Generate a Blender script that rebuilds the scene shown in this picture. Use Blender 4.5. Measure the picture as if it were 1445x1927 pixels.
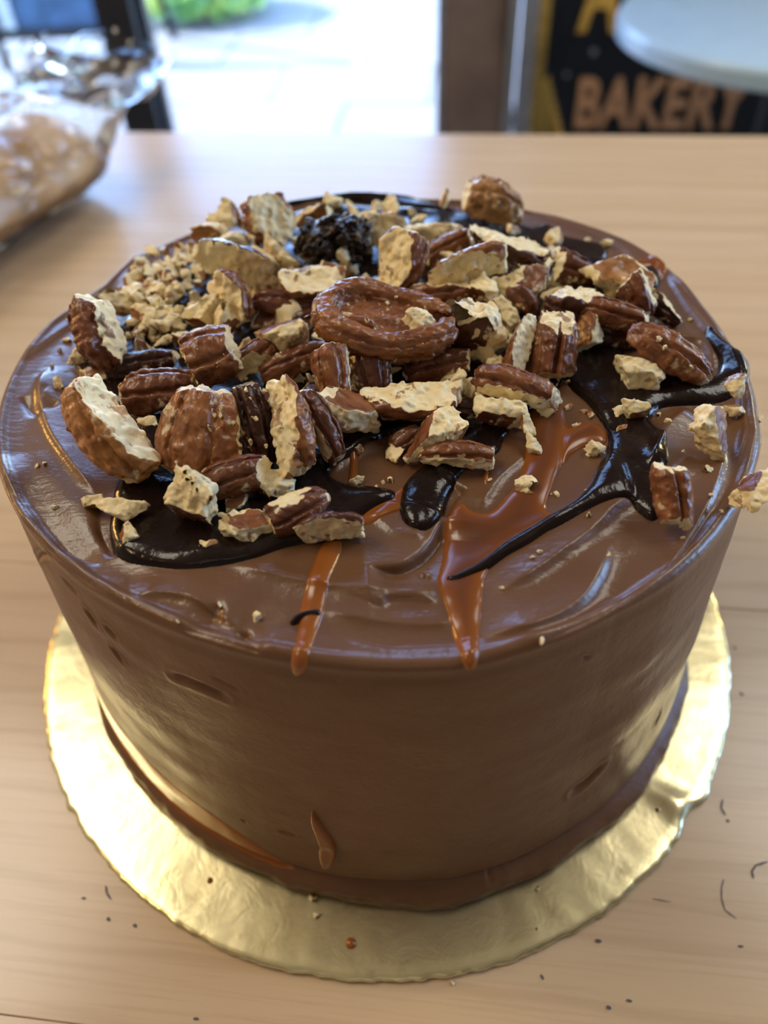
import bpy, math, random
import numpy as np
from mathutils import Matrix, Vector

random.seed(7)
rng = np.random.default_rng(11)
for o in list(bpy.data.objects):
    bpy.data.objects.remove(o)
SC = bpy.context.scene
COL = SC.collection

# ------------------------------------------------------------------ camera
IMG_W, IMG_H, FPX = 1445.0, 1927.0, 1450.0
PITCH, ROLL = 0.80848, -0.0498
TABLE_Z = 0.76
R = 0.100                      # cake radius (m)
CAKE_H = 1.140 * R
BOARD_T = 0.002
CAKE_TOP = TABLE_Z + BOARD_T + CAKE_H
CAM = np.array([0.0, 0.0, CAKE_TOP + 1.2446 * R])
CX, CY = -0.0047 * R, 1.782 * R
_c, _s = math.cos(ROLL), math.sin(ROLL)
_cp, _sp = math.cos(PITCH), math.sin(PITCH)
AX = np.array([_c, _s * _sp, _s * _cp])        # camera right
AY = np.array([-_s, _c * _sp, _c * _cp])       # camera up
FW = np.array([0.0, _cp, -_sp])                # view direction
CAMROT = np.stack([AX, AY, -FW], 1)            # camera frame -> world

cam_data = bpy.data.cameras.new('camera')
cam_data.sensor_fit = 'VERTICAL'
cam_data.sensor_height = 36.0
cam_data.lens = FPX / IMG_H * 36.0
cam_data.clip_start = 0.01
cam_data.dof.use_dof = True
cam_data.dof.focus_distance = 0.180
cam_data.dof.aperture_fstop = 8.2
cam = bpy.data.objects.new('camera', cam_data)
m = Matrix([list(CAMROT[i]) + [CAM[i]] for i in range(3)] + [[0, 0, 0, 1]])
cam.matrix_world = m
COL.objects.link(cam)
SC.camera = cam

# ------------------------------------------------------------------ colour management, sky, sun, lamps
SC.view_settings.view_transform = 'Standard'
SC.view_settings.look = 'None'
SC.view_settings.gamma = 1.0
SC.view_settings.use_curve_mapping = False
SC.view_settings.exposure = 0.38
SC.cycles.use_denoising = True
SC.cycles.max_bounces = 8
SC.cycles.transparent_max_bounces = 12
SC.cycles.caustics_reflective = False
SC.cycles.caustics_refractive = False
SC.cycles.sample_clamp_indirect = 6.0

world = bpy.data.worlds.new('sky')
SC.world = world
world.use_nodes = True
wn = world.node_tree
wn.nodes.clear()
sky = wn.nodes.new('ShaderNodeTexSky')
sky.sky_type = 'NISHITA'
sky.sun_disc = False
sky.sun_elevation = math.radians(48)
sky.sun_rotation = math.radians(250)
sky.air_density = 0.55
sky.dust_density = 0.15
sky.ozone_density = 2.0
bg = wn.nodes.new('ShaderNodeBackground')
bg.inputs['Strength'].default_value = 1.9
wo = wn.nodes.new('ShaderNodeOutputWorld')
wn.links.new(sky.outputs[0], bg.inputs[0])
wn.links.new(bg.outputs[0], wo.inputs[0])


def lamp(name, kind, loc, energy, color, size=0.1, target=None, **kw):
    d = bpy.data.lights.new(name, kind)
    d.energy = energy
    d.color = color
    if kind == 'AREA':
        d.shape = kw.get('shape', 'SQUARE')
        d.size = size
        if 'size_y' in kw:
            d.size_y = kw['size_y']
    elif kind == 'POINT':
        d.shadow_soft_size = size
    o = bpy.data.objects.new(name, d)
    o.location = loc
    if target is not None:
        o.rotation_euler = (Vector(target) - Vector(loc)).to_track_quat('-Z', 'Y').to_euler()
    COL.objects.link(o)
    return o


sun = lamp('sun', 'SUN', (-4, 2, 6), 5.0, (1.0, 0.95, 0.88), target=(-4 + 0.8, 2 - 0.12, 6 - 1.0))
sun.data.angle = math.radians(0.6)
# shop lamps: warm ones left, pale one right; the ceiling area fills are added light
lamp('table_lamp_warm', 'POINT', (-1.05, 0.62, 1.13), 8.0, (1.0, 0.50, 0.10), size=0.09)
lamp('table_lamp_pale', 'POINT', (1.10, 0.85, 1.13), 7.5, (1.0, 0.84, 0.42), size=0.09)
lamp('pendant_light_warm', 'POINT', (-0.95, -0.15, 1.75), 5.0, (1.0, 0.70, 0.36), size=0.07)
lamp('fill_area_left', 'AREA', (-1.25, 0.75, 2.62), 17.0, (1.0, 0.90, 0.72), size=0.9, target=(-1.1, 0.7, 0))  # unseen fill added to brighten the table and foil board
lamp('fill_area_right', 'AREA', (1.35, 0.80, 2.62), 13.0, (1.0, 0.95, 0.86), size=0.9, target=(1.2, 0.75, 0))  # matching added fill for the right part of table and board
lamp('fill_area_back', 'AREA', (-0.2, -1.6, 2.62), 1.2, (1.0, 0.93, 0.82), size=0.9, target=(-0.2, -1.5, 0))  # weak unseen fill added behind the camera as ambient light

# ------------------------------------------------------------------ helpers
def pix_dir(x, y):
    a = (x - IMG_W / 2) / FPX
    b = -(y - IMG_H / 2) / FPX
    return FW + AX * a + AY * b


def at_z(x, y, z):
    d = pix_dir(x, y)
    return CAM + d * ((z - CAM[2]) / d[2])


def depth_scale(x, y, z):
    """metres per pixel where the view ray meets height z"""
    d = pix_dir(x, y)
    return ((z - CAM[2]) / d[2]) / FPX


def np_mesh(name, V, faces, smooth=True):
    """V (n,3); faces (m,k) int array with constant k"""
    me = bpy.data.meshes.new(name)
    V = np.ascontiguousarray(V, np.float32)
    F = np.ascontiguousarray(faces, np.int32)
    me.vertices.add(len(V))
    me.vertices.foreach_set('co', V.ravel())
    k = F.shape[1]
    me.loops.add(F.size)
    me.loops.foreach_set('vertex_index', F.ravel())
    me.polygons.add(len(F))
    me.polygons.foreach_set('loop_start', np.arange(0, F.size, k, dtype=np.int32))
    me.polygons.foreach_set('use_smooth', np.full(len(F), smooth, dtype=bool))
    me.update(calc_edges=True)
    return me


def add_attr(me, name, vals):
    a = me.attributes.new(name, 'FLOAT', 'POINT')
    a.data.foreach_set('value', np.ascontiguousarray(vals, np.float32))


def link(name, me, mat=None, parent=None, loc=None):
    o = bpy.data.objects.new(name, me)
    COL.objects.link(o)
    if mat is not None:
        me.materials.append(mat)
    if parent is not None:
        o.parent = parent
    if loc is not None:
        o.location = loc
    return o


def tag(o, label=None, cat=None, group=None, kind=None):
    if label:
        o['label'] = label
    if cat:
        o['category'] = cat
    if group:
        o['group'] = group
    if kind:
        o['kind'] = kind
    return o


def empty(name, loc=(0, 0, 0), rz=0.0):
    o = bpy.data.objects.new(name, None)
    o.empty_display_size = 0.02
    o.location = loc
    o.rotation_euler = (0, 0, rz)
    COL.objects.link(o)
    return o


class MB:
    """collects boxes, tubes, quads into one mesh"""
    def __init__(self):
        self.v, self.f = [], []

    def box(self, c, s, rot=None):
        n = len(self.v)
        for dx in (-.5, .5):
            for dy in (-.5, .5):
                for dz in (-.5, .5):
                    p = Vector((dx * s[0], dy * s[1], dz * s[2]))
                    if rot is not None:
                        p = rot @ p
                    self.v.append(tuple(p + Vector(c)))
        for q in ((0, 1, 3, 2), (4, 6, 7, 5), (0, 4, 5, 1), (2, 3, 7, 6), (0, 2, 6, 4), (1, 5, 7, 3)):
            self.f.append(tuple(n + i for i in q))
        return self

    def bar(self, a, b, w, t):
        a, b = Vector(a), Vector(b)
        d = b - a
        q = d.to_track_quat('Z', 'Y').to_matrix()
        return self.box((a + b) / 2, (w, t, d.length), q)

    def tube(self, a, b, r0, r1=None, n=20, caps=True):
        r1 = r0 if r1 is None else r1
        a, b = Vector(a), Vector(b)
        q = (b - a).to_track_quat('Z', 'Y').to_matrix()
        k = len(self.v)
        for p, r in ((a, r0), (b, r1)):
            for i in range(n):
                t = 2 * math.pi * i / n
                self.v.append(tuple(p + q @ Vector((r * math.cos(t), r * math.sin(t), 0))))
        for i in range(n):
            j = (i + 1) % n
            self.f.append((k + i, k + j, k + n + j, k + n + i))
        if caps:
            self.f.append(tuple(k + i for i in reversed(range(n))))
            self.f.append(tuple(k + n + i for i in range(n)))
        return self

    def lathe(self, prof, n=64, c=(0, 0, 0)):
        k = len(self.v)
        for r, z in prof:
            for i in range(n):
                t = 2 * math.pi * i / n
                self.v.append((c[0] + r * math.cos(t), c[1] + r * math.sin(t), c[2] + z))
        for a in range(len(prof) - 1):
            for i in range(n):
                j = (i + 1) % n
                self.f.append((k + a * n + i, k + a * n + j, k + (a + 1) * n + j, k + (a + 1) * n + i))
        self.f.append(tuple(k + i for i in reversed(range(n))))
        self.f.append(tuple(k + (len(prof) - 1) * n + i for i in range(n)))
        return self

    def build(self, name, mat, parent=None, smooth=False, bevel=0.0):
        me = bpy.data.meshes.new(name)
        me.from_pydata(self.v, [], self.f)
        if smooth:
            me.polygons.foreach_set('use_smooth', [True] * len(me.polygons))
        me.update()
        o = link(name, me, mat, parent)
        if bevel:
            b = o.modifiers.new('bevel', 'BEVEL')
            b.width = bevel
            b.segments = 2
            b.limit_method = 'ANGLE'
        return o


# lattice value noise -------------------------------------------------
_LAT = np.random.default_rng(5).random((64, 64, 64)).astype(np.float32) * 2 - 1


def vnoise(p, seed=0):
    p = np.asarray(p, np.float32) + np.float32(seed * 7.31 + 100.0)
    i = np.floor(p).astype(np.int32)
    f = p - i
    f = f * f * (3 - 2 * f)
    i0 = i & 63
    i1 = (i + 1) & 63
    x0, y0, z0 = i0[..., 0], i0[..., 1], i0[..., 2]
    x1, y1, z1 = i1[..., 0], i1[..., 1], i1[..., 2]
    fx, fy, fz = f[..., 0], f[..., 1], f[..., 2]
    L = _LAT
    a = L[x0, y0, z0] * (1 - fx) + L[x1, y0, z0] * fx
    b = L[x0, y1, z0] * (1 - fx) + L[x1, y1, z0] * fx
    c = L[x0, y0, z1] * (1 - fx) + L[x1, y0, z1] * fx
    d = L[x0, y1, z1] * (1 - fx) + L[x1, y1, z1] * fx
    return (a * (1 - fy) + b * fy) * (1 - fz) + (c * (1 - fy) + d * fy) * fz


def fbm(p, seed=0, octv=3, gain=0.5):
    s, a = 0, 1.0
    p = np.asarray(p, np.float32)
    for k in range(octv):
        s = s + a * vnoise(p, seed + k * 3)
        p = p * 2.03
        a *= gain
    return s


def smooth01(x):
    x = np.clip(x, 0, 1)
    return x * x * (3 - 2 * x)


# ------------------------------------------------------------------ materials
class NT:
    def __init__(self, name):
        self.m = bpy.data.materials.new(name)
        self.m.use_nodes = True
        self.t = self.m.node_tree
        self.t.nodes.clear()
        self.out = self.n('ShaderNodeOutputMaterial')

    def n(self, typ, **kw):
        x = self.t.nodes.new(typ)
        for k, v in kw.items():
            setattr(x, k, v)
        return x

    def set(self, node, **kw):
        for k, v in kw.items():
            node.inputs[k.replace('_', ' ')].default_value = v
        return node

    def l(self, a, b):
        self.t.links.new(a, b)

    def noise(self, vec, scale, detail=4, rough=0.55, dist=0.0):
        x = self.n('ShaderNodeTexNoise')
        x.inputs['Scale'].default_value = scale
        x.inputs['Detail'].default_value = detail
        x.inputs['Roughness'].default_value = rough
        x.inputs['Distortion'].default_value = dist
        if vec is not None:
            self.l(vec, x.inputs['Vector'])
        return x

    def ramp(self, fac, stops):
        x = self.n('ShaderNodeValToRGB')
        e = x.color_ramp.elements
        while len(e) < len(stops):
            e.new(0.5)
        for i, (p, c) in enumerate(stops):
            e[i].position = p
            e[i].color = tuple(c) + (1,) if len(c) == 3 else c
        if fac is not None:
            self.l(fac, x.inputs[0])
        return x

    def mix(self, fac, a, b, mode='MIX'):
        x = self.n('ShaderNodeMix', data_type='RGBA', blend_type=mode)
        for s, v in ((0, fac), (6, a), (7, b)):
            if hasattr(v, 'is_linked') or hasattr(v, 'links'):
                self.l(v, x.inputs[s])
            elif s == 0:
                x.inputs[0].default_value = v
            else:
                x.inputs[s].default_value = tuple(v) + (1,) if len(v) == 3 else v
        return x.outputs[2]

    def math(self, op, a, b=0.0, clamp=False):
        x = self.n('ShaderNodeMath', operation=op)
        x.use_clamp = clamp
        for i, v in enumerate((a, b)):
            if hasattr(v, 'links'):
                self.l(v, x.inputs[i])
            else:
                x.inputs[i].default_value = v
        return x.outputs[0]

    def bsdf(self, **kw):
        b = self.n('ShaderNodeBsdfPrincipled')
        for k, v in kw.items():
            k = k.replace('_', ' ')
            if hasattr(v, 'links'):
                self.l(v, b.inputs[k])
            elif isinstance(v, tuple) and len(v) == 3 and k != 'Subsurface Radius':
                b.inputs[k].default_value = v + (1,)
            else:
                b.inputs[k].default_value = v
        self.l(b.outputs[0], self.out.inputs[0])
        return b

    def bump(self, h, strength, dist=0.001, normal=None):
        x = self.n('ShaderNodeBump')
        x.inputs['Strength'].default_value = strength
        x.inputs['Distance'].default_value = dist
        self.l(h, x.inputs['Height'])
        if normal is not None:
            self.l(normal, x.inputs['Normal'])
        return x.outputs[0]

    def coord(self, which='Object'):
        return self.n('ShaderNodeTexCoord').outputs[which]

    def mapping(self, vec, scale=(1, 1, 1), rot=(0, 0, 0)):
        x = self.n('ShaderNodeMapping')
        x.inputs['Scale'].default_value = scale
        x.inputs['Rotation'].default_value = rot
        self.l(vec, x.inputs[0])
        return x.outputs[0]

    def attr(self, name):
        x = self.n('ShaderNodeAttribute')
        x.attribute_name = name
        return x.outputs['Fac']


def plain(name, col, rough=0.5, metal=0.0, var=0.08, scale=30.0, **kw):
    t = NT(name)
    n = t.noise(t.coord(), scale)
    dark = tuple(c * (1 - var * 2.5) for c in col)
    lite = tuple(min(1, c * (1 + var)) for c in col)
    r = t.ramp(n.outputs[0], [(0.3, dark), (0.7, lite)])
    t.bsdf(Base_Color=r.outputs[0], Roughness=rough, Metallic=metal, **kw)
    return t.m


def mat_frosting():
    t = NT('chocolate_buttercream')
    co = t.coord()
    big = t.noise(co, 28, 3)
    fine = t.noise(co, 420, 4, 0.6)
    col = t.ramp(big.outputs[0], [(0.3, (0.126, 0.054, 0.021)), (0.7, (0.157, 0.070, 0.029))])
    uv = t.coord('UV')
    st = t.noise(t.mapping(uv, (20, 170, 1)), 1.0, 5, 0.62)
    stm = t.ramp(st.outputs[0], [(0.27, (0, 0, 0)), (0.36, (1, 1, 1))])
    spk = t.noise(co, 900, 2, 0.5)
    h = t.math('ADD', t.math('MULTIPLY', fine.outputs[0], 0.35), t.math('MULTIPLY', spk.outputs[0], 0.1))
    sidem = t.attr('side')
    h2 = t.math('MULTIPLY', stm.outputs[0], t.math('MULTIPLY', sidem, 1.6))
    tst = t.noise(t.mapping(co, (34, 240, 60), (0, 0, 0.5)), 1.0, 4, 0.6)
    h = t.math('ADD', h, t.math('MULTIPLY', tst.outputs[0], 0.55))
    b = t.bump(t.math('ADD', h, h2), 0.55, 0.0008)
    rr = t.ramp(t.noise(co, 60, 3).outputs[0], [(0.3, (0.36, 0.36, 0.36)), (0.7, (0.50, 0.50, 0.50))])
    t.bsdf(Base_Color=col.outputs[0], Roughness=rr.outputs[0], Normal=b, Specular_IOR_Level=0.4, Coat_Weight=t.math('SUBTRACT', 0.42, t.math('MULTIPLY', sidem, 0.38)), Coat_Roughness=0.13, Coat_Normal=b)
    return t.m


def mat_ganache():
    t = NT('dark_ganache')
    co = t.coord()
    n = t.noise(co, 90, 3)
    c = t.ramp(n.outputs[0], [(0.3, (0.010, 0.0055, 0.0045)), (0.75, (0.020, 0.010, 0.008))])
    b = t.bump(t.noise(co, 210, 4).outputs[0], 0.35, 0.0008)
    t.bsdf(Base_Color=c.outputs[0], Roughness=0.15, Normal=b, Specular_IOR_Level=0.32)
    return t.m


def mat_caramel():
    t = NT('caramel_sauce')
    co = t.coord()
    th = t.attr('thick')
    c = t.ramp(th, [(0.0, (0.32, 0.092, 0.010)), (0.35, (0.17, 0.050, 0.013)), (1.0, (0.082, 0.028, 0.012))])
    n = t.noise(co, 70, 3)
    c2 = t.mix(t.math('MULTIPLY', n.outputs[0], 0.35), c.outputs[0], (0.13, 0.05, 0.022))
    b = t.bump(t.noise(co, 120, 2).outputs[0], 0.12, 0.0006)
    t.bsdf(Base_Color=c2, Roughness=0.2, Normal=b, Specular_IOR_Level=0.5)
    return t.m


def mat_nut():
    t = NT('pecan')
    co = t.coord()
    oi = t.n('ShaderNodeObjectInfo')
    sep = t.n('ShaderNodeSeparateColor')
    t.l(oi.outputs['Color'], sep.inputs[0])
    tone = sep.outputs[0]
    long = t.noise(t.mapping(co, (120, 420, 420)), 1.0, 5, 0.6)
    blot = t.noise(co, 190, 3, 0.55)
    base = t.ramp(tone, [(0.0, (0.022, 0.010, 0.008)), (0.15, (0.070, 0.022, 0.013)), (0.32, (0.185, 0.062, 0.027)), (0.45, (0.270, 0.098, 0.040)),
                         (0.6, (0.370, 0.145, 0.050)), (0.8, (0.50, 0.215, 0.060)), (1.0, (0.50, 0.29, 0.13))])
    dark = t.mix(1.0, base.outputs[0], (0.42, 0.36, 0.36), 'MULTIPLY')
    s1 = t.ramp(long.outputs[0], [(0.32, (0, 0, 0)), (0.62, (1, 1, 1))])
    sk = t.mix(s1.outputs[0], dark, base.outputs[0])
    s2 = t.ramp(blot.outputs[0], [(0.60, (0, 0, 0)), (0.78, (1, 1, 1))])
    sk = t.mix(t.math('MULTIPLY', s2.outputs[0], 0.45), sk, t.mix(1.0, base.outputs[0], (1.7, 1.9, 2.0), 'MULTIPLY'))
    fl = t.ramp(t.noise(co, 260, 5, 0.65).outputs[0],
                [(0.22, (0.54, 0.34, 0.14)), (0.38, (0.85, 0.68, 0.37)), (0.7, (0.97, 0.86, 0.56))])
    flesh = t.attr('flesh')
    edge = t.noise(co, 700, 3, 0.6)
    fm = t.math('ADD', flesh, t.math('MULTIPLY', t.math('SUBTRACT', edge.outputs[0], 0.5), 0.9))
    fm = t.ramp(fm, [(0.42, (0, 0, 0)), (0.58, (1, 1, 1))]).outputs[0]
    flake = t.ramp(t.noise(co, 130, 4, 0.6).outputs[0], [(0.615, (0, 0, 0)), (0.645, (1, 1, 1))]).outputs[0]
    skinleft = t.ramp(t.noise(co, 165, 4, 0.6, 0.4).outputs[0], [(0.60, (0, 0, 0)), (0.63, (1, 1, 1))]).outputs[0]
    fm = t.math('MAXIMUM', fm, t.math('MULTIPLY', flake, sep.outputs[1]))
    fm = t.math('MULTIPLY', fm, t.math('SUBTRACT', 1.0, t.math('MULTIPLY', skinleft, 0.75)))
    col = t.mix(fm, sk, fl.outputs[0])
    rough = t.math('ADD', t.math('MULTIPLY', fm, 0.32), 0.27)
    h = t.math('ADD', t.math('MULTIPLY', long.outputs[0], 0.6), t.math('MULTIPLY', edge.outputs[0], 0.5))
    b = t.bump(h, 0.5, 0.0006)
    t.bsdf(Base_Color=col, Roughness=rough, Normal=b, Specular_IOR_Level=0.45)
    return t.m


def mat_gold():
    t = NT('gold_foil_card')
    co = t.coord()
    n1 = t.noise(t.mapping(co, (1, 1, 1)), 120, 5, 0.65, 0.6)
    n2 = t.noise(co, 38, 4, 0.6)
    c = t.ramp(n2.outputs[0], [(0.3, (0.76, 0.66, 0.37)), (0.6, (0.88, 0.79, 0.47))])
    worn = t.ramp(t.noise(co, 55, 5, 0.7).outputs[0], [(0.58, (0, 0, 0)), (0.68, (1, 1, 1))])
    cc = t.mix(t.math('MULTIPLY', worn.outputs[0], 0.75), c.outputs[0], (0.60, 0.49, 0.27))
    b = t.bump(n1.outputs[0], 0.10, 0.0012)
    t.bsdf(Base_Color=cc, Metallic=0.9, Roughness=0.25, Normal=b)
    return t.m


def mat_wood(name, c0, c1, dark, rough=0.28, gs=1.0):
    t = NT(name)
    co = t.coord()
    oi = t.n('ShaderNodeObjectInfo')
    vec = t.n('ShaderNodeVectorMath', operation='ADD')
    off = t.n('ShaderNodeCombineXYZ')
    t.l(t.math('MULTIPLY', oi.outputs['Random'], 9.0), off.inputs[1])
    t.l(t.math('MULTIPLY', oi.outputs['Random'], 5.0), off.inputs[0])
    t.l(co, vec.inputs[0])
    t.l(off.outputs[0], vec.inputs[1])
    v = vec.outputs[0]
    g = t.noise(t.mapping(v, (2.2 * gs, 34 * gs, 6)), 1.0, 4, 0.55, 0.35)
    w = t.n('ShaderNodeTexWave')
    w.wave_type = 'BANDS'
    w.bands_direction = 'Y'
    w.inputs['Scale'].default_value = 17.0 * gs
    w.inputs['Distortion'].default_value = 7.0
    w.inputs['Detail'].default_value = 3
    w.inputs['Detail Scale'].default_value = 0.8
    t.l(t.mapping(v, (0.35, 1.0, 1.0)), w.inputs['Vector'])
    fine = t.noise(t.mapping(v, (18, 620, 30)), 1.0, 3, 0.6)
    base = t.ramp(g.outputs[0], [(0.3, c0), (0.7, c1)])
    lines = t.ramp(w.outputs['Fac'], [(0.0, (1, 1, 1)), (0.10, (0.15, 0.15, 0.15)), (0.25, (0, 0, 0))])
    c = t.mix(t.math('MULTIPLY', lines.outputs[0], 0.18), base.outputs[0], dark)
    f2 = t.ramp(fine.outputs[0], [(0.35, (1, 1, 1)), (0.5, (0, 0, 0))])
    c = t.mix(t.math('MULTIPLY', f2.outputs[0], 0.14), c, dark)
    b = t.bump(fine.outputs[0], 0.05, 0.0005)
    t.bsdf(Base_Color=c, Roughness=rough, Normal=b, Specular_IOR_Level=0.55)
    return t.m


def mat_film(name, tint, rough, refl):
    """thin clear sheet: see-through plus a sharp sheen that grows at grazing angles"""
    t = NT(name)
    tr = t.n('ShaderNodeBsdfTransparent')
    tr.inputs[0].default_value = tint + (1,)
    gl = t.n('ShaderNodeBsdfGlossy')
    gl.inputs['Roughness'].default_value = rough
    lw = t.n('ShaderNodeLayerWeight')
    lw.inputs[0].default_value = refl
    mx = t.n('ShaderNodeMixShader')
    t.l(t.math('ADD', lw.outputs['Fresnel'], 0.03, True), mx.inputs[0])
    t.l(tr.outputs[0], mx.inputs[1])
    t.l(gl.outputs[0], mx.inputs[2])
    t.l(mx.outputs[0], t.out.inputs[0])
    return t.m


M = dict(
    frosting=mat_frosting(), ganache=mat_ganache(), caramel=mat_caramel(), nut=mat_nut(), gold=mat_gold(),
    card=plain('card_edge', (0.42, 0.30, 0.16), 0.7),
    table=mat_wood('varnished_maple', (0.63, 0.45, 0.27), (0.69, 0.51, 0.325), (0.32, 0.17, 0.075), 0.22),
    ink=plain('blue_black_ink', (0.09, 0.08, 0.10), 0.6),
    black=plain('black_painted_metal', (0.010, 0.012, 0.016), 0.45),
    steel=plain('grey_aluminium', (0.30, 0.33, 0.37), 0.4, 0.5),
    brown=plain('brown_render', (0.20, 0.15, 0.13), 0.8, scale=6, var=0.15),
    plaster=plain('cream_plaster', (0.40, 0.36, 0.31), 0.85),
    floor=plain('grey_floor', (0.20, 0.19, 0.18), 0.5),
    ceil=plain('pale_ceiling', (0.55, 0.53, 0.50), 0.9),
    pave=plain('pale_concrete', (0.34, 0.34, 0.335), 0.85, scale=4, var=0.03),
    white=plain('white_laminate_sky_tint', (0.52, 0.74, 0.95), 0.18, var=0.02),  # white top; the blue is reflected sky put into its base colour
    wall_white=plain('white_render', (0.80, 0.79, 0.76), 0.9, var=0.02),
    sign=plain('black_sign_panel', (0.004, 0.008, 0.014), 0.35),
    gold_paint=plain('gold_sign_paint', (0.60, 0.38, 0.08), 0.45, var=0.15, scale=60),
    copper_paint=plain('copper_sign_paint', (0.52, 0.29, 0.15), 0.45, var=0.12, scale=60),
    slate=plain('slate_sky_tint', (0.055, 0.13, 0.27), 0.4, var=0.25, scale=12),  # dark slate with the sky's blue reflection mixed into its colour
    pale_paint=plain('pale_painted_wood', (0.60, 0.72, 0.82), 0.5),
    glass=mat_film('clear_glass', (0.97, 0.98, 0.98), 0.0, 0.12),
    cello=mat_film('cellophane', (0.97, 0.97, 0.97), 0.10, 0.22),
)
_t = NT('tan_bread_crust')
_co = _t.coord()
_r = _t.ramp(_t.noise(_co, 25, 4).outputs[0], [(0.3, (0.52, 0.31, 0.14)), (0.7, (0.66, 0.44, 0.23))])
_t.bsdf(Base_Color=_r.outputs[0], Roughness=0.35)
M['crust'] = _t.m
_t = NT('leaf_green')
_oi = _t.n('ShaderNodeTexCoord').outputs['Object']
_r = _t.ramp(_t.noise(_oi, 7, 3).outputs[0], [(0.30, (0.06, 0.22, 0.07)), (0.5, (0.16, 0.42, 0.09)), (0.68, (0.50, 0.65, 0.12))])
_t.bsdf(Base_Color=_r.outputs[0], Roughness=0.5)
M['leaf'] = _t.m

# ------------------------------------------------------------------ setting: room shell and outside
TABLE_ROT = math.radians(-8.3)
ROOM = Matrix.Rotation(TABLE_ROT, 4, 'Z')
WALL_Y = 1.95           # front wall distance along the room's own y axis


def room_obj(mb, name, mat, kind='structure', **kw):
    o = mb.build(name, mat, **kw)
    o.matrix_world = ROOM
    if kind:
        o['kind'] = kind
    return o


room_obj(MB().box((0.2, -0.5, -0.05), (5.4, 5.1, 0.1)), 'floor', M['floor'])
room_obj(MB().box((0.2, -0.5, 2.75), (5.4, 5.1, 0.1)), 'ceiling', M['ceil'])
room_obj(MB().box((-2.45, -0.5, 1.35), (0.1, 5.0, 2.7)), 'wall_left', M['plaster'])
WY0, WY1, WZ0, WZ1 = 0.1, 1.8, 0.95, 2.35     # window opening in the right wall
room_obj(MB().box((2.85, (-3 + WY0) / 2, 1.35), (0.1, WY0 + 3, 2.7)).box((2.85, (WY1 + 2.0) / 2, 1.35), (0.1, 2.0 - WY1, 2.7))
         .box((2.85, (WY0 + WY1) / 2, WZ0 / 2), (0.1, WY1 - WY0, WZ0)).box((2.85, (WY0 + WY1) / 2, (WZ1 + 2.7) / 2), (0.1, WY1 - WY0, 2.7 - WZ1)), 'wall_right', M['plaster'])
mb = MB()
for yy in (WY0 + .03, (WY0 + WY1) / 2, WY1 - .03):
    mb.box((2.85, yy, (WZ0 + WZ1) / 2), (0.06, 0.06, WZ1 - WZ0))
for zz in (WZ0 + .03, WZ1 - .03):
    mb.box((2.85, (WY0 + WY1) / 2, zz), (0.058, WY1 - WY0, 0.06))
win = room_obj(mb, 'window_1', M['black'])
MB().box((2.85, (WY0 + WY1) / 2, (WZ0 + WZ1) / 2), (0.006, WY1 - WY0, WZ1 - WZ0)).build('pane', M['glass'], win)
room_obj(MB().box((0.2, -3.0, 1.35), (5.4, 0.1, 2.7)), 'wall_back', M['plaster'])


def room_xy(px, py, yy=WALL_Y):
    """x (room frame) and z where the view ray meets the vertical plane y = yy of the room"""
    inv = ROOM.to_3x3().inverted()
    d = inv @ Vector(pix_dir(px, py))
    c = inv @ Vector(CAM)
    k = (yy - c.y) / d.y
    p = c + d * k
    return p.x, p.z


x_post0, x_post1 = room_xy(205, 120)[0], room_xy(272, 120)[0]
x_jamb = room_xy(833, 120)[0]
x_fr0, x_fr1 = room_xy(951, 120)[0], room_xy(1002, 120)[0]
DOOR_L = -1.75
mb = MB()
mb.box(((-2.4 + DOOR_L) / 2, WALL_Y + 0.06, 1.35), (DOOR_L + 2.4, 0.12, 2.7))
mb.box(((DOOR_L + x_jamb) / 2, WALL_Y + 0.06, 2.42), (x_jamb - DOOR_L, 0.12, 0.56))
mb.box(((x_jamb + x_fr0) / 2, WALL_Y + 0.06, 1.35), (x_fr0 - x_jamb, 0.12, 2.7))
FX0, FX1, FZ0, FZ1 = 1.25, 1.85, 1.10, 1.95     # window above the sign
mb.box(((x_fr1 + 2.8) / 2, WALL_Y + 0.09, FZ0 / 2), (2.8 - x_fr1, 0.06, FZ0))
mb.box(((x_fr1 + 2.8) / 2, WALL_Y + 0.09, (FZ1 + 2.7) / 2), (2.8 - x_fr1, 0.06, 2.7 - FZ1))
mb.box(((x_fr1 + FX0) / 2, WALL_Y + 0.09, (FZ0 + FZ1) / 2), (FX0 - x_fr1, 0.06, FZ1 - FZ0))
mb.box(((FX1 + 2.8) / 2, WALL_Y + 0.09, (FZ0 + FZ1) / 2), (2.8 - FX1, 0.06, FZ1 - FZ0))
room_obj(mb, 'wall_front', M['brown'])
room_obj(MB().box(((x_fr0 + x_fr1) / 2 - 0.018, WALL_Y + 0.03, 1.35), (0.022, 0.10, 2.7))
         .box(((x_fr0 + x_fr1) / 2 + 0.016, WALL_Y + 0.02, 1.35), (0.034, 0.10, 2.7)), 'trim_1', M['steel'])
room_obj(MB().box(((DOOR_L + x_jamb) / 2, WALL_Y + 0.02, 0.012), (x_jamb - DOOR_L, 0.30, 0.024)), 'trim_2', M['pave'])
room_obj(MB().box((x_jamb - 0.006, WALL_Y + 0.06, 1.07), (0.014, 0.13, 2.14)), 'trim_3', M['steel'])
mb = MB()
for xx in (FX0 + .025, (FX0 + FX1) / 2, FX1 - .025):
    mb.box((xx, WALL_Y + 0.09, (FZ0 + FZ1) / 2), (0.05, 0.05, FZ1 - FZ0))
for zz in (FZ0 + .025, FZ1 - .025):
    mb.box(((FX0 + FX1) / 2, WALL_Y + 0.09, zz), (FX1 - FX0, 0.048, 0.05))
win2 = room_obj(mb, 'window_2', M['steel'])
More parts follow.
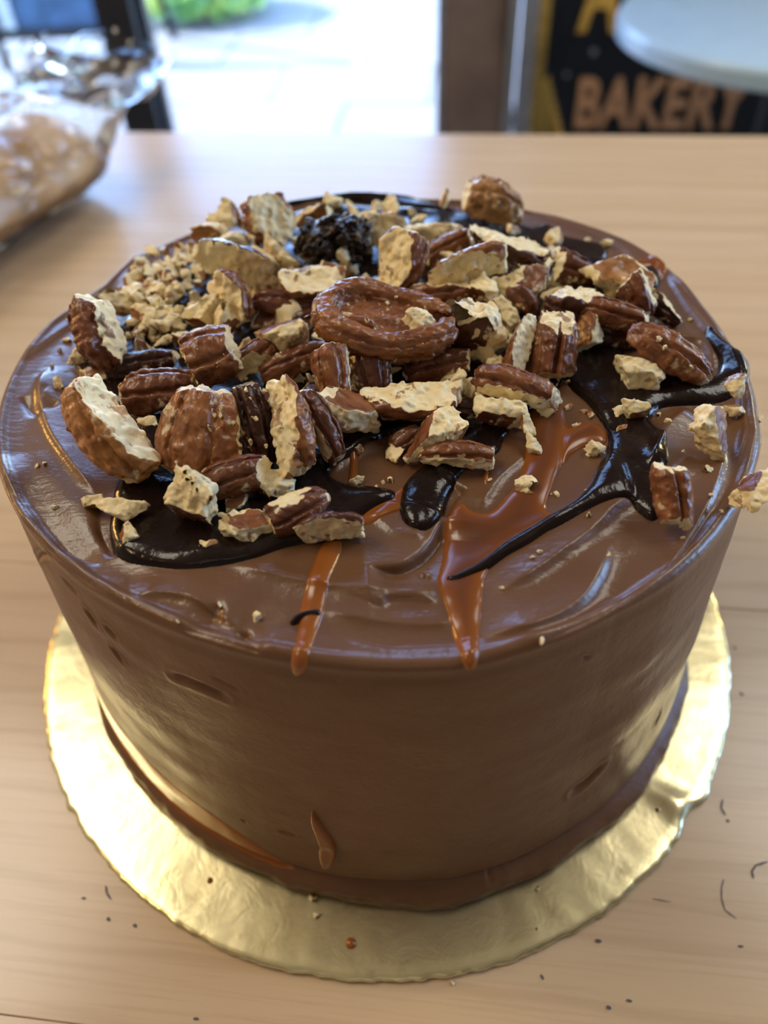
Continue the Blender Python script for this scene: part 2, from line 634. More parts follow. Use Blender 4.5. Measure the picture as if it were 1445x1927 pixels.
MB().box(((FX0 + FX1) / 2, WALL_Y + 0.09, (FZ0 + FZ1) / 2), (FX1 - FX0, 0.006, FZ1 - FZ0)).build('pane', M['glass'], win2)
# glazed door left of the clear opening: stile, rails, pane
mb = MB()
wpost = x_post1 - x_post0
mb.box(((x_post0 + x_post1) / 2, WALL_Y + 0.02, 1.07), (wpost, 0.05, 2.14))
mb.box((x_post1 + 0.008, WALL_Y + 0.045, 1.07), (0.018, 0.03, 2.14))
mb.box((DOOR_L + 0.035, WALL_Y + 0.02, 1.07), (0.07, 0.05, 2.14))
mb.box(((x_post0 + DOOR_L) / 2, WALL_Y + 0.02, 2.10), (x_post0 - DOOR_L, 0.05, 0.08))
mb.box(((x_post0 + DOOR_L) / 2, WALL_Y + 0.02, 0.05), (x_post0 - DOOR_L, 0.05, 0.08))
door = room_obj(mb, 'door_1', M['black'])
pane = MB().box(((x_post0 + DOOR_L) / 2, WALL_Y + 0.02, 1.07), (x_post0 - DOOR_L, 0.006, 2.0)).build('pane', M['glass'], door)

# outside ground, slabs with open joints
mb = MB().box((0.5, 14.0, -0.10), (50, 24, 0.1))
room_obj(mb, 'ground', plain('joint_sand', (0.27, 0.265, 0.26), 0.95))
slab_mesh = None
pave_root = tag(empty('pavement'), kind='structure')
pave_root.matrix_world = ROOM
ny = 0
for iy in range(9):
    for ix in range(-7, 6):
        w, d = 0.60, 0.42
        y0 = WALL_Y + 0.20 + d * (iy + 0.5)
        x0 = ix * w + (0.3 if iy % 2 else 0.0) + 0.1
        if slab_mesh is None:
            s = MB().box((0, 0, 0), (w - 0.008, d - 0.008, 0.06)).build('paving_slab', M['pave'], pave_root)
            slab_mesh = s.data
        else:
            s = bpy.data.objects.new('paving_slab', slab_mesh)
            COL.objects.link(s)
            s.parent = pave_root
        s.location = (x0, y0, -0.03 + 0.002 * math.sin(ix * 3.1 + iy * 1.7))


def bush(name, loc, size, seed, label):
    r = np.random.default_rng(seed)
    root = empty(name, loc)
    tag(root, label, 'bush', 'green bushes outside the door')
    n = 1500
    d = r.normal(size=(n, 3))
    d /= np.linalg.norm(d, axis=1)[:, None]
    d[:, 2] = np.abs(d[:, 2])
    rad = 0.72 + 0.28 * r.random(n)
    c = d * rad[:, None] * np.array(size) + np.array([0, 0, 0.06])
    t1 = np.cross(d, r.normal(size=(n, 3)))
    t1 /= np.linalg.norm(t1, axis=1)[:, None]
    t2 = np.cross(t1, d + 0.8 * r.normal(size=(n, 3)))
    t2 /= np.linalg.norm(t2, axis=1)[:, None]
    L = (0.035 + 0.03 * r.random(n))[:, None]
    nn = np.cross(t1, t2)
    V = np.stack([c - t1 * L, c - t2 * L * .45 + nn * L * .15, c + t1 * L, c + t2 * L * .45 + nn * L * .15], 1).reshape(-1, 3)
    F = np.arange(n * 4).reshape(-1, 4)
    link('foliage', np_mesh('foliage', V, F, False), M['leaf'], root)
    mb = MB()
    for k in range(7):
        a = k * 0.9
        mb.tube((0.05 * math.cos(a), 0.05 * math.sin(a), 0), (size[0] * .6 * math.cos(a), size[1] * .6 * math.sin(a), size[2] * .7), 0.012, 0.004, 8)
    mb.build('stem', plain('bark', (0.12, 0.07, 0.04), 0.9) if 'bark' not in M else M['bark'], root)
    return root


M['bark'] = plain('bark', (0.12, 0.07, 0.04), 0.9)
bush('bush', (-0.74, 4.30, 0), (0.33, 0.30, 0.60), 1, 'green bush outside right beside the black door post')
bush('bush', (-0.42, 4.98, 0), (0.22, 0.28, 0.66), 2, 'green bush along the far edge of the paving, furthest from the door post')
bush('bush', (-2.15, 4.75, 0), (0.42, 0.40, 0.8), 3, 'green bush behind the pavement board outside')
bush('bush', (-1.78, 2.95, 0), (0.26, 0.26, 0.45), 4, 'low green bush outside behind the cellophane bag')

# pavement A-board
ab = empty('pavement_board', (-1.16, 3.62, 0), math.radians(-3))
tag(ab, 'black framed pavement board with sky-tinted slate panel standing outside the glazed door', 'sign board')
lean = 0.16
MB().box((0, 0.0, 0.55), (0.46, 0.012, 0.82)).build('panel', M['slate'], ab)
for k, zz in enumerate((0.22, 0.35)):
    pass
MB().box((0, -0.008, 0.125), (0.66, 0.03, 0.036)).build('bottom_rail', M['black'], ab)
MB().box((0, -0.008, 0.98), (0.66, 0.03, 0.04)).build('top_rail', M['black'], ab)
for sx in (-1, 1):
    MB().box((sx * 0.265, -0.004, 0.55), (0.07, 0.024, 0.82)).build('side_rail', M['pale_paint'], ab)
    MB().bar((sx * 0.31, -0.03, 0.0), (sx * 0.31, 0.0, 1.0), 0.026, 0.03).build('leg', M['black'], ab)
    MB().bar((sx * 0.31, 0.34, 0.0), (sx * 0.31, 0.02, 1.0), 0.026, 0.03).build('leg', M['black'], ab)

# ------------------------------------------------------------------ bakery sign on the front wall
sign = empty('bakery_sign')
tag(sign, 'black panel with gold border and copper BAKERY lettering on the front wall', 'sign')
sign.matrix_world = ROOM @ Matrix.Translation((0, WALL_Y + 0.055, 0))
SY = WALL_Y + 0.045
sx0 = x_fr1 + 0.004
sx1 = room_xy(1500, 120, SY)[0]
MB().box(((sx0 + sx1) / 2, -0.005, 0.62), (sx1 - sx0, 0.012, 0.90)).build('panel', M['sign'], sign)
bw_ = room_xy(1027, 100, SY)[0] - sx0
MB().box((sx0 + bw_ / 2, -0.014, 0.62), (bw_, 0.008, 0.90)).build('border', M['gold_paint'], sign)


def letters(text, mat, name, x0, x1, z0, z1, extra=0.012):
    cu = bpy.data.curves.new('lettering', 'FONT')
    cu.body = text
    cu.offset = extra
    cu.extrude = 0.02
    cu.space_character = 1.06
    tmp = bpy.data.objects.new('lettering_tmp', cu)
    COL.objects.link(tmp)
    dg = bpy.context.evaluated_depsgraph_get()
    me = bpy.data.meshes.new_from_object(tmp.evaluated_get(dg))
    bpy.data.objects.remove(tmp)
    n = len(me.vertices)
    a = np.zeros(n * 3, np.float32)
    me.vertices.foreach_get('co', a)
    a = a.reshape(-1, 3)
    lo, hi = a.min(0), a.max(0)
    q = np.empty_like(a)
    q[:, 0] = x0 + (a[:, 0] - lo[0]) / (hi[0] - lo[0]) * (x1 - x0)
    q[:, 2] = z0 + (a[:, 1] - lo[1]) / (hi[1] - lo[1]) * (z1 - z0)
    q[:, 1] = -0.015 + np.where(a[:, 2] > 0, -0.004, 0.003)
    me.vertices.foreach_set('co', q.ravel())
    me.update()
    me.materials.clear()
    o = link(name, me, mat, sign)
    return o


bx0, bz1 = room_xy(1092, 144, SY)
bx1, _ = room_xy(1408, 190, SY)
_, bz0 = room_xy(1180, 240, SY)
letters('BAKERY', M['copper_paint'], 'lettering', bx0, bx1, bz0, bz1, 0.030)
ax0, az0 = room_xy(1084, 60, SY)
ax1, _ = room_xy(1156, 60, SY)
letters('A', M['gold_paint'], 'letter', ax0, ax1 + 0.008, az0, az0 + 0.17, 0.03)
MB().box((ax1 + 0.030, -0.017, az0 + 0.085), (0.030, 0.008, 0.17)).build('letter', M['gold_paint'], sign)
# wheat ear emblem: overlapping grains rising along the border
wx, wz = room_xy(1042, 250, SY)
tw, tz = room_xy(1022, 150, SY)
for k in range(9):
    f = k / 8.0
    for sgn in (-1, 1):
        cx_ = wx + (tw - wx) * f + sgn * 0.018 * (1 - f * 0.75)
        cz_ = wz - 0.03 + (tz - wz + 0.02) * f
        g = MB()
        rot = Matrix.Rotation(sgn * 0.45, 3, 'Y')
        prof = [(0.0005, -0.018), (0.008, -0.008), (0.0095, 0.002), (0.006, 0.013), (0.0005, 0.021)]
        g.lathe(prof, 10)
        g.v = [tuple(rot @ Vector((p[0], p[1] * 0.35, p[2])) + Vector((cx_, -0.013, cz_))) for p in g.v]
        g.build('grain', M['gold_paint'], sign, smooth=True)
for (px_, py_, s_) in ((1117, 97, 0.007), (1066, 140, 0.005)):
    qx, qz = room_xy(px_, py_, SY)
    MB().tube((qx, -0.009, qz), (qx, -0.014, qz), s_, s_, 16).build('dot', M['steel'], sign)

# round white side table in front of the sign
RT = dict(r=0.300, z=0.614, x=0.744, y=1.482)
rt = empty('round_table', (RT['x'], RT['y'], 0))
tag(rt, 'round white pedestal table in front of the black sign', 'table')
r_ = RT['r']
MB().lathe([(0.02, RT['z'] - 0.034), (r_ - 0.006, RT['z'] - 0.034), (r_ - 0.001, RT['z'] - 0.030), (r_, RT['z'] - 0.008), (r_ - 0.004, RT['z'] - 0.001),
            (r_ - 0.010, RT['z'])], 96).build('table_top', M['white'], rt, smooth=False)
MB().tube((0, 0, 0.02), (0, 0, RT['z'] - 0.034), 0.018).build('pedestal', M['black'], rt, smooth=False)
MB().lathe([(0.20, 0.0), (0.20, 0.012), (0.05, 0.03)], 48).build('base', M['steel'], rt)

# ------------------------------------------------------------------ the wooden table
tb = empty('wooden_table', (0, 0, 0), math.radians(-8.3))
tag(tb, 'varnished pale maple plank table under the cake', 'table')
tn = Vector((math.sin(math.radians(8.3)), math.cos(math.radians(8.3)), 0))
edge_far, seam = 0.649, 0.495
pw = edge_far - seam
TL, TRr = -0.95, 1.05
for k in range(6):
    y1 = edge_far - pw * k
    y0 = y1 - pw
    MB().box(((TL + TRr) / 2, (y0 + y1) / 2, TABLE_Z - 0.018 - 0.00015 * (k % 2)), (TRr - TL, pw - 0.0001, 0.036)).build(
        'plank', M['table'], tb, bevel=0.0003)
yn = edge_far - pw * 6
for xx in (TL + 0.07, TRr - 0.07):
    for yy in (yn + 0.07, edge_far - 0.07):
        MB().box((xx, yy, (TABLE_Z - 0.038) / 2), (0.07, 0.07, TABLE_Z - 0.038)).build('leg', M['table'], tb, bevel=0.003)
for yy in (yn + 0.07, edge_far - 0.07):
    MB().box(((TL + TRr) / 2, yy, TABLE_Z - 0.080), (TRr - TL - 0.22, 0.025, 0.08)).build('apron', M['table'], tb)
# ink dots and strokes printed on the planks
inkv, inkf = [], []


def ink_stroke(pts, w):
    P = [at_z(x, y, TABLE_Z + 0.0002) for x, y in pts]
    inv = tb.matrix_basis.inverted() if False else Matrix.Rotation(math.radians(8.3), 4, 'Z')
    for a, b in zip(P[:-1], P[1:]):
        a, b = inv @ Vector(a), inv @ Vector(b)
        d = (b - a).normalized()
        n = Vector((-d.y, d.x, 0)) * w * 0.7
        k = len(inkv)
        a2, b2 = a - d * w * .4, b + d * w * .4
        for p in (a2 - n * .6, a2 + n * .6, (a + b) / 2 + n, b2 + n * .5, b2 - n * .5, (a + b) / 2 - n):
            inkv.append(tuple(p))
        inkf.append(tuple(range(k, k + 6)))


for pts, w in (([(203, 1728), (204, 1731)], .0007), ([(252, 1741), (255, 1742)], .0007), ([(199, 1668), (200, 1680), (208, 1692)], .0004),
               ([(154, 1690), (160, 1690)], .0004), ([(1360, 1505), (1357, 1520), (1365, 1533)], .0004), ([(1368, 1543), (1372, 1545)], .0005),
               ([(1443, 1622), (1422, 1628), (1415, 1640), (1418, 1652)], .0004), ([(1362, 1655), (1358, 1670), (1358, 1690), (1364, 1712), (1385, 1728)], .00025),
               ([(1122, 1770), (1130, 1771)], .0007), ([(1143, 1895), (1148, 1897)], .0007), ([(1018, 1835), (1022, 1842)], .0005),
               ([(1180, 1882), (1188, 1884)], .0005), ([(1228, 1691), (1262, 1697)], .0002), ([(1390, 1780), (1398, 1781)], .0004),
               ([(365, 1917), (372, 1917)], .0005), ([(1380, 1216), (1386, 1222)], .0004), ([(1392, 1303), (1400, 1308)], .0004)):
    ink_stroke(pts, w)
ink_me = bpy.data.meshes.new('ink_mark')
ink_me.from_pydata(inkv, [], inkf)
tag(link('ink_mark', ink_me, M['ink'], tb), kind='stuff')

# ------------------------------------------------------------------ cake board
BX, BY, BR = -0.0201 * R, 1.7811 * R, 1.2598 * R
bd = empty('cake_board', (BX, BY, TABLE_Z))
tag(bd, 'round gold foil cake board under the chocolate cake', 'cake board')
nth = 720
rad = np.array([0.0, 0.3, 0.6, 0.8, 0.88, 0.94, 0.965, 0.985, 0.995, 1.0, 1.0, 0.996])
zz = np.array([BOARD_T] * 7 + [BOARD_T * 0.98, BOARD_T * 0.90, BOARD_T * 0.70, BOARD_T * 0.25, 0.0002])
th = np.linspace(0, 2 * math.pi, nth, endpoint=False)
Vb = []
for i, (rr_, z_) in enumerate(zip(rad, zz)):
    q = np.stack([np.cos(th), np.sin(th), np.full(nth, i * 0.3)], 1)
    jag = 0.0006 * fbm(q * np.array([45, 45, 1]), 3, 3) * (rr_ > 0.99) + 0.0004 * vnoise(q * np.array([8, 8, 1]), 9)
    dent = 0.002 * np.exp(-((th - math.radians(317)) / 0.035) ** 2) * (rr_ > 0.93)
    rw = BR * rr_ + (jag - dent) * (rr_ > 0.5)
    zz_ = z_ + 0.00010 * fbm(q * np.array([14, 14, 1]) * max(rr_, .3), 5, 3) * (0.3 < rr_ < 1.0) + 0.0012 * dent / 0.002 * (rr_ < 0.99)
    Vb.append(np.stack([rw * np.cos(th), rw * np.sin(th), np.maximum(zz_, 0.0001)], 1))
Vb = np.concatenate(Vb)
ii = np.arange(nth)
jj = (ii + 1) % nth
Fb = np.concatenate([np.stack([a * nth + ii, a * nth + jj, (a + 1) * nth + jj, (a + 1) * nth + ii][::-1], 1) for a in range(len(rad) - 1)])
link('foil_disc', np_mesh('foil_disc', Vb, Fb[:, ::-1]), M['gold'], bd)

# ------------------------------------------------------------------ cake: one surface (top, rim, side, foot) over a flat domain
_RIM_T = np.radians([-180, -160, -140, -120, -112, -101, -95, -88, -83, -73, -63, -54, -44, -24, -20, -5, 2, 10, 15, 26, 35, 60, 77, 89, 100, 120, 140, 152, 159, 165, 176, 180])
_RIM_R = np.array([1.012, 1.005, 0.985, 0.978, 0.980, 0.988, 0.994, 1.002, 1.010, 1.006, 1.001, 1.008, 1.006, 1.007, 0.998, 0.988, 0.981, 0.983, 0.993, 1.018, 1.03, 1.01, 0.985, 1.0, 1.015, 1.005, 1.0, 0.965, 0.983, 1.004, 1.013, 1.012])


def rim_radius(th):
    return np.interp((th + math.pi) % (2 * math.pi) - math.pi, _RIM_T, _RIM_R)


RR = 0.014        # rounding of the rim, in units of R
HS = CAKE_H / R


def to_dom(x, y):
    """pixel -> flat domain of the cake (rim at 1, side beyond 1)"""
    p = at_z(x, y, CAKE_TOP)
    u, v = (p[0] - CX) / R, (p[1] - CY) / R
    t = math.atan2(v, u)
    rho = math.hypot(u, v)
    k = float(rim_radius(t))
    if rho / k <= 1.0 or v > 0.2:
        return np.array([u / k, v / k])
    # down the side: march along the ray to the flared wall
    d = pix_dir(x, y)
    lo = (CAKE_TOP - CAM[2]) / d[2]
    best = None
    for s in np.linspace(0, HS, 240):
        z = CAKE_TOP - s * R
        q = CAM + d * ((z - CAM[2]) / d[2])
        uu, vv = (q[0] - CX) / R, (q[1] - CY) / R
        tt = math.atan2(vv, uu)
        w = float(rim_radius(tt)) + 0.055 * s / HS
        e = math.hypot(uu, vv) - w
        if e <= 0:
            return np.array([math.cos(tt), math.sin(tt)]) * (1 + s)
    return np.array([u / k, v / k])


def dom_poly(pts):
    return np.array([to_dom(x, y) for x, y in pts])


def catmull(P, n=6, closed=True):
    P = np.asarray(P, float)
    N = len(P)
    out = []
    rngi = range(N) if closed else range(N - 1)
    for i in rngi:
        if closed:
            a, b, c, d = P[(i - 1) % N], P[i], P[(i + 1) % N], P[(i + 2) % N]
        else:
            a, b, c, d = P[max(i - 1, 0)], P[i], P[i + 1], P[min(i + 2, N - 1)]
        for t in np.linspace(0, 1, n, endpoint=False):
            out.append(0.5 * ((2 * b) + (-a + c) * t + (2 * a - 5 * b + 4 * c - d) * t * t + (-a + 3 * b - 3 * c + d) * t ** 3))
    if not closed:
        out.append(P[-1])
    return np.array(out)


def seg_dist(q, P, closed):
    """distance of points q to polyline P, plus side sign and position along it"""
    best = np.full(len(q), 9.0)
    sgn = np.ones(len(q))
    par = np.zeros(len(q))
    N = len(P)
    M_ = N if closed else N - 1
    for i in range(M_):
        a, b = P[i], P[(i + 1) % N]
        ab = b - a
        L2 = (ab ** 2).sum() + 1e-12
        ap = q - a
        t = np.clip((ap @ ab) / L2, 0, 1)
        dd = ap - t[:, None] * ab
        d = np.sqrt((dd ** 2).sum(1))
        mk = d < best
        best = np.where(mk, d, best)
        cr = ab[0] * ap[:, 1] - ab[1] * ap[:, 0]
        sgn = np.where(mk, np.sign(cr), sgn)
        par = np.where(mk, (i + t) / M_, par)
    return best, sgn, par


def inside(q, P):
    c = np.zeros(len(q), bool)
    N = len(P)
    for i in range(N):
        a, b = P[i], P[(i + 1) % N]
        cond = (a[1] > q[:, 1]) != (b[1] > q[:, 1])
        if abs(b[1] - a[1]) < 1e-12:
            continue
        xs = (b[0] - a[0]) * (q[:, 1] - a[1]) / (b[1] - a[1]) + a[0]
        c ^= cond & (q[:, 0] < xs)
    return c


def poly_sd(q, P, margin=0.08):
    out = np.full(len(q), margin)
    lo, hi = P.min(0) - margin, P.max(0) + margin
    mk = ((q >= lo) & (q <= hi)).all(1)
    if mk.any():
        qq = q[mk]
        d, _, _ = seg_dist(qq, P, True)
        ins = inside(qq, P)
        out[mk] = np.where(ins, -d, d)
    return out


# spatula strokes on the top: pixels, amplitude (mm), soft width and sharp width (units of R); + amplitude lifts the left of the path
STROKES = [
    ([(835, 975), (822, 1010), (790, 1045), (750, 1066), (690, 1068)], -2.6, .10, .006),
    ([(838, 972), (850, 940), (875, 915)], -1.7, .08, .008),
    ([(240, 1128), (300, 1118), (360, 1126), (405, 1150), (450, 1180)], 1.3, .07, .010),
    ([(330, 1180), (420, 1205), (500, 1232)], -1.0, .05, .008),
    ([(420, 1062), (520, 1085), (640, 1108), (760, 1112), (830, 1105)], 0.9, .06, .012),
    ([(600, 1150), (700, 1165), (800, 1170), (860, 1160)], 0.6, .05, .012),
    ([(640, 1195), (740, 1210), (840, 1205), (920, 1195)], -0.7, .05, .010),
    ([(712, 1140), (725, 1122), (775, 1118), (825, 1126)], 0.9, .05, .008),
    ([(910, 1195), (1000, 1180), (1080, 1140), (1125, 1085), (1150, 1010)], 1.6, .08, .012),
    ([(930, 1120), (1010, 1075), (1090, 1020), (1160, 955), (1200, 945)], 1.5, .07, .014),
    ([(1000, 1215), (1110, 1165), (1210, 1105), (1290, 1030), (1345, 950)], -1.2, .05, .008),
    ([(1170, 1130), (1250, 1070), (1310, 990), (1350, 900), (1365, 830)], 1.2, .05, .010),
    ([(1300, 770), (1262, 800), (1235, 850), (1215, 900)], 1.8, .06, .014),
    ([(1300, 860), (1262, 900), (1225, 960)], 0.9, .05, .012),
    ([(1345, 640), (1385, 720), (1398, 800), (1385, 880)], 1.3, .05, .010),
    ([(1200, 640), (1270, 640), (1320, 650), (1345, 700)], 1.2, .05, .010),
    ([(1255, 520), (1300, 590), (1340, 640)], 1.0, .05, .010),
    ([(1000, 400), (1080, 425), (1160, 460), (1215, 510)], 0.8, .06, .012),
    ([(92, 690), (78, 740), (95, 810), (140, 880), (190, 940)], 1.7, .05, .012),
    ([(40, 745), (60, 775), (90, 775), (115, 760)], -1.1, .05, .010),
    ([(190, 940), (185, 990), (215, 1050)], -1.2, .05, .010),
    ([(8, 905), (60, 975), (120, 1030), (195, 1058)], -1.5, .045, .009),
    ([(35, 985), (85, 1030), (130, 1075), (205, 1120)], -1.3, .04, .009),
    ([(5, 860), (20, 920), (50, 985), (100, 1040)], 1.1, .05, .010),
    ([(40, 680), (120, 620), (180, 590)], 0.8, .05, .012),
    ([(220, 560), (262, 486), (300, 470)], 1.6, .05, .012),
    ([(615, 895), (660, 862), (720, 830)], 0.8, .05, .010),
    ([(900, 960), (940, 900), (1000, 850)], 0.9, .06, .012),
    ([(700, 965), (745, 1000), (800, 1005)], 0.8, .06, .014),
]
PITS = [((405, 1152), .016, 1.2), ((458, 1194), .010, 1.5), ((800, 1072), .008, 1.4), ((980, 925), .010, 0.8), ((390, 1160), .03, 0.8)]
_ST = [(catmull(dom_poly(p), 6, False), a, w1, w2) for p, a, w1, w2 in STROKES]
_PT = [(to_dom(*p), r0, a) for p, r0, a in PITS]
# scars on the side: pixel ends, half width (units of R), depth mm
SCARS = [([(325, 1268), (365, 1282), (424, 1308)], .014, 1.6), ([(160, 1148), (178, 1172)], .012, 1.5), ([(196, 1178), (216, 1196)], .010, 1.2),
         ([(210, 1218), (228, 1240)], .011, 1.5), ([(1078, 1488), (1105, 1470), (1135, 1440)], .020, 2.0), ([(525, 1562), (556, 1570)], .008, 0.8),
         ([(400, 1270), (450, 1296)], .006, 0.6), ([(915, 1645), (925, 1640)], .010, 1.6), ([(955, 1625), (962, 1620)], .012, 1.6),
         ([(1235, 1360), (1245, 1340)], .012, 1.2), ([(725, 1602), (745, 1600)], .007, 0.5), ([(462, 1545), (456, 1540)], .008, 0.9),
         ([(1098, 1238), (1110, 1233)], .007, 0.7), ([(30, 1080), (50, 1110)], .010, 0.9), ([(68, 1050), (60, 1040)], .012, 1.2)]
_SC = [(catmull(dom_poly(p), 4, False), w, a) for p, w, a in SCARS]


def frost_disp(uv):
    """height of the icing over the plain shape, in units of R"""
    u, v = uv[:, 0], uv[:, 1]
    rho = np.hypot(u, v)
    th = np.arctan2(v, u)
    top = smooth01((1.02 - rho) / 0.05)
    h = np.zeros(len(uv))
    for P, a, w1, w2 in _ST:
        mg = w1 * 3.5
        lo, hi = P.min(0) - mg, P.max(0) + mg
        mk = ((uv >= lo) & (uv <= hi)).all(1)
        if not mk.any():
            continue
        d, s, t = seg_dist(uv[mk], P, False)
        tap = smooth01(t / 0.22) * smooth01((1 - t) / 0.22)
        soft = np.where(s > 0, w1, w2)
        h[mk] += a * 0.01 * tap * np.exp(-(d / soft) ** 1.3) * 1.15
    # broad turntable ripples and the lip
    q = np.stack([rho * 7, th * 1.1, np.zeros_like(rho)], 1)
    rip = 0.0045 * vnoise(np.stack([rho * 17 + 0.8 * vnoise(q, 2), np.cos(th) * 1.3, np.sin(th) * 1.3], 1), 4)
    rip += 0.0065 * fbm(np.stack([u * 3.2, v * 3.2, u * 0], 1), 8, 3)
    lip = (0.009 + 0.008 * vnoise(np.stack([np.cos(th) * 3, np.sin(th) * 3, th * 0], 1), 6)) * np.exp(-((rho - 0.982) / 0.012) ** 2)
    h = (h + rip * smooth01((1.0 - rho) / 0.1) + lip) * top
    for c, r0, a in _PT:
        d2 = ((uv - c) ** 2).sum(1)
        h -= a * 0.01 * np.exp(-d2 / r0 ** 2) 
    sd_ = rho > 0.99
    if sd_.any():
        for P, w, a in _SC:
            mk = sd_ & ((uv >= P.min(0) - w * 4) & (uv <= P.max(0) + w * 4)).all(1)
            if mk.any():
                d, s, t = seg_dist(uv[mk], P, False)
                h[mk] -= a * 0.008 * np.exp(-(d / (w * .8)) ** 2) * smooth01(t / .3 + .25) * smooth01((1 - t) / .3 + .25) - a * 0.0015 * np.exp(-((d - w * 1.7) / (w * .6)) ** 2)
        s_ = np.maximum(rho - 1, 0)
        side = np.stack([np.cos(th) * 2.2, np.sin(th) * 2.2, s_ * 6], 1)
        h += 0.004 * fbm(side, 12, 3) * smooth01(s_ / 0.06)
    return h


def cake_surface(uv, extra=0.0, disp=None):
    """world-frame points (cake-local, z=0 at the top) for domain points"""
    uv = np.asarray(uv, float)
    rho = np.hypot(uv[:, 0], uv[:, 1])
    th = np.arctan2(uv[:, 1], uv[:, 0])
    Rm = rim_radius(th)
    arc = RR * math.pi / 2
    s = rho - (1 - RR)
    a = np.clip(s / arc, 0, 1) * math.pi / 2
    r = np.where(s <= 0, rho, (1 - RR) + RR * np.sin(a))
    z = np.where(s <= 0, 0.0, -RR * (1 - np.cos(a)))
    down = np.maximum(s - arc, 0)
    z = z - down
    fl = np.clip(down / HS, 0, 1)
    foot_n = 0.6 + 0.55 * vnoise(np.stack([np.cos(th) * 4, np.sin(th) * 4, th * 0], 1), 21) + 0.5 * fbm(np.stack([np.cos(th) * 11, np.sin(th) * 11, down * 22], 1), 23, 3) * smooth01((down - (HS - RR - 0.13)) / 0.03)
    low = HS - RR
    foot = smooth01((down - (low - 0.115)) / 0.055)
    foot2 = smooth01((down - (low - 0.018)) / 0.018)
    r = r * 1.0 + 0.055 * fl + foot * (0.020 + 0.018 * foot_n) - 0.012 * foot2 - 0.016 * np.exp(-((down - (low - 0.112)) / 0.010) ** 2)
    rw = r + (Rm - 1) * np.clip(rho, 0, 1)
    nx = np.where(s <= 0, 0, np.sin(a))
    nz = np.where(s <= 0, 1, np.cos(a))
    d = (frost_disp(uv) if disp is None else disp) + extra
    rw = rw + nx * d
    z = z + nz * d
    return np.stack([rw * np.cos(th), rw * np.sin(th), z], 1) * R


cake = empty('cake', (CX, CY, CAKE_TOP))
tag(cake, 'round chocolate buttercream cake topped with ganache and caramel on the gold board', 'cake')
NTH = 1000
rho_top = np.concatenate([np.linspace(0.002, 0.55, 60), np.linspace(0.55, 0.93, 120)[1:], np.linspace(0.93, 1.03, 60)[1:]])
rho_side = np.linspace(1.03, 1 - RR + RR * math.pi / 2 + HS - RR, 150)[1:]
rhos = np.concatenate([rho_top, rho_side])
tt = np.linspace(0, 2 * math.pi, NTH, endpoint=False)
RG, TG = np.meshgrid(rhos, tt, indexing='ij')
uvg = np.stack([(RG * np.cos(TG)).ravel(), (RG * np.sin(TG)).ravel()], 1)
Vc = cake_surface(uvg)
nr = len(rhos)
base = np.arange(nr - 1)[:, None] * NTH
i0 = np.arange(NTH)[None, :]
i1 = (i0 + 1) % NTH
Fc = np.stack([base + i0, base + NTH + i0, base + NTH + i1, base + i1], -1).reshape(-1, 4)
me = np_mesh('frosting', Vc, Fc)
add_attr(me, 'side', smooth01((RG.ravel() - 1.01) / 0.05))
uvl = me.uv_layers.new(name='UVMap')
vi = Fc.ravel()
thl, rhl = TG.ravel()[vi], RG.ravel()[vi]
uvl.data.foreach_set('uv', np.stack([thl, rhl], 1).astype(np.float32).ravel())
frost = link('frosting', me, M['frosting'], cake)


def pour(name, polys, mat, T, w, step, parent, drop=0.012, wob=0.15, seed=0, label=None, sides=False, deep=1.0):
    """a thick sauce lying on the icing: union of outlines with a rounded edge"""
    P = [catmull(dom_poly(p), 6) for p in polys]
    lo = np.min([p.min(0) for p in P], 0) - 0.03
    hi = np.max([p.max(0) for p in P], 0) + 0.03
    gx = np.arange(lo[0], hi[0], step)
    gy = np.arange(lo[1], hi[1], step)
    X, Y = np.meshgrid(gx, gy, indexing='ij')
    q = np.stack([X.ravel(), Y.ravel()], 1)
    sd = np.full(len(q), 9.0)
    for p in P:
        d = poly_sd(q, p)
        k = 0.012
        hh = np.maximum(k - np.abs(sd - d), 0) / k
        sd = np.minimum(sd, d) - hh * hh * k * 0.25
    sd = sd + 0.004 * vnoise(np.stack([q[:, 0] * 14, q[:, 1] * 14, q[:, 0] * 0], 1), seed)
    keep = sd < 0.022
    if not sides:
        keep &= np.hypot(q[:, 0], q[:, 1]) < 1.12
    nx_, ny_ = len(gx), len(gy)
    kg = keep.reshape(nx_, ny_)
    cell = kg[:-1, :-1] & kg[1:, :-1] & kg[1:, 1:] & kg[:-1, 1:]
    ci, cj = np.nonzero(cell)
    idx = np.stack([ci * ny_ + cj, (ci + 1) * ny_ + cj, (ci + 1) * ny_ + cj + 1, ci * ny_ + cj + 1], 1)
    used, inv = np.unique(idx, return_inverse=True)
    F = inv.reshape(idx.shape)
    qq, ss = q[used], sd[used]
    f = np.clip(-ss / w, 0, 1)
    prof = T * np.sqrt(1 - (1 - f) ** 2)
    prof *= 1 + wob * fbm(np.stack([qq[:, 0] * 9, qq[:, 1] * 9, qq[:, 0] * 0], 1), seed + 5, 2)
    prof = np.where(ss > 0, -np.minimum(ss * 1.2, drop), prof)
    V = cake_surface(qq, prof)
    me = np_mesh(name, V, F)
    add_attr(me, 'thick', deep * np.clip(-ss / 0.085, 0, 1))
    o = link(name, me, mat, parent)
    if label:
        o['label'] = label
    return o


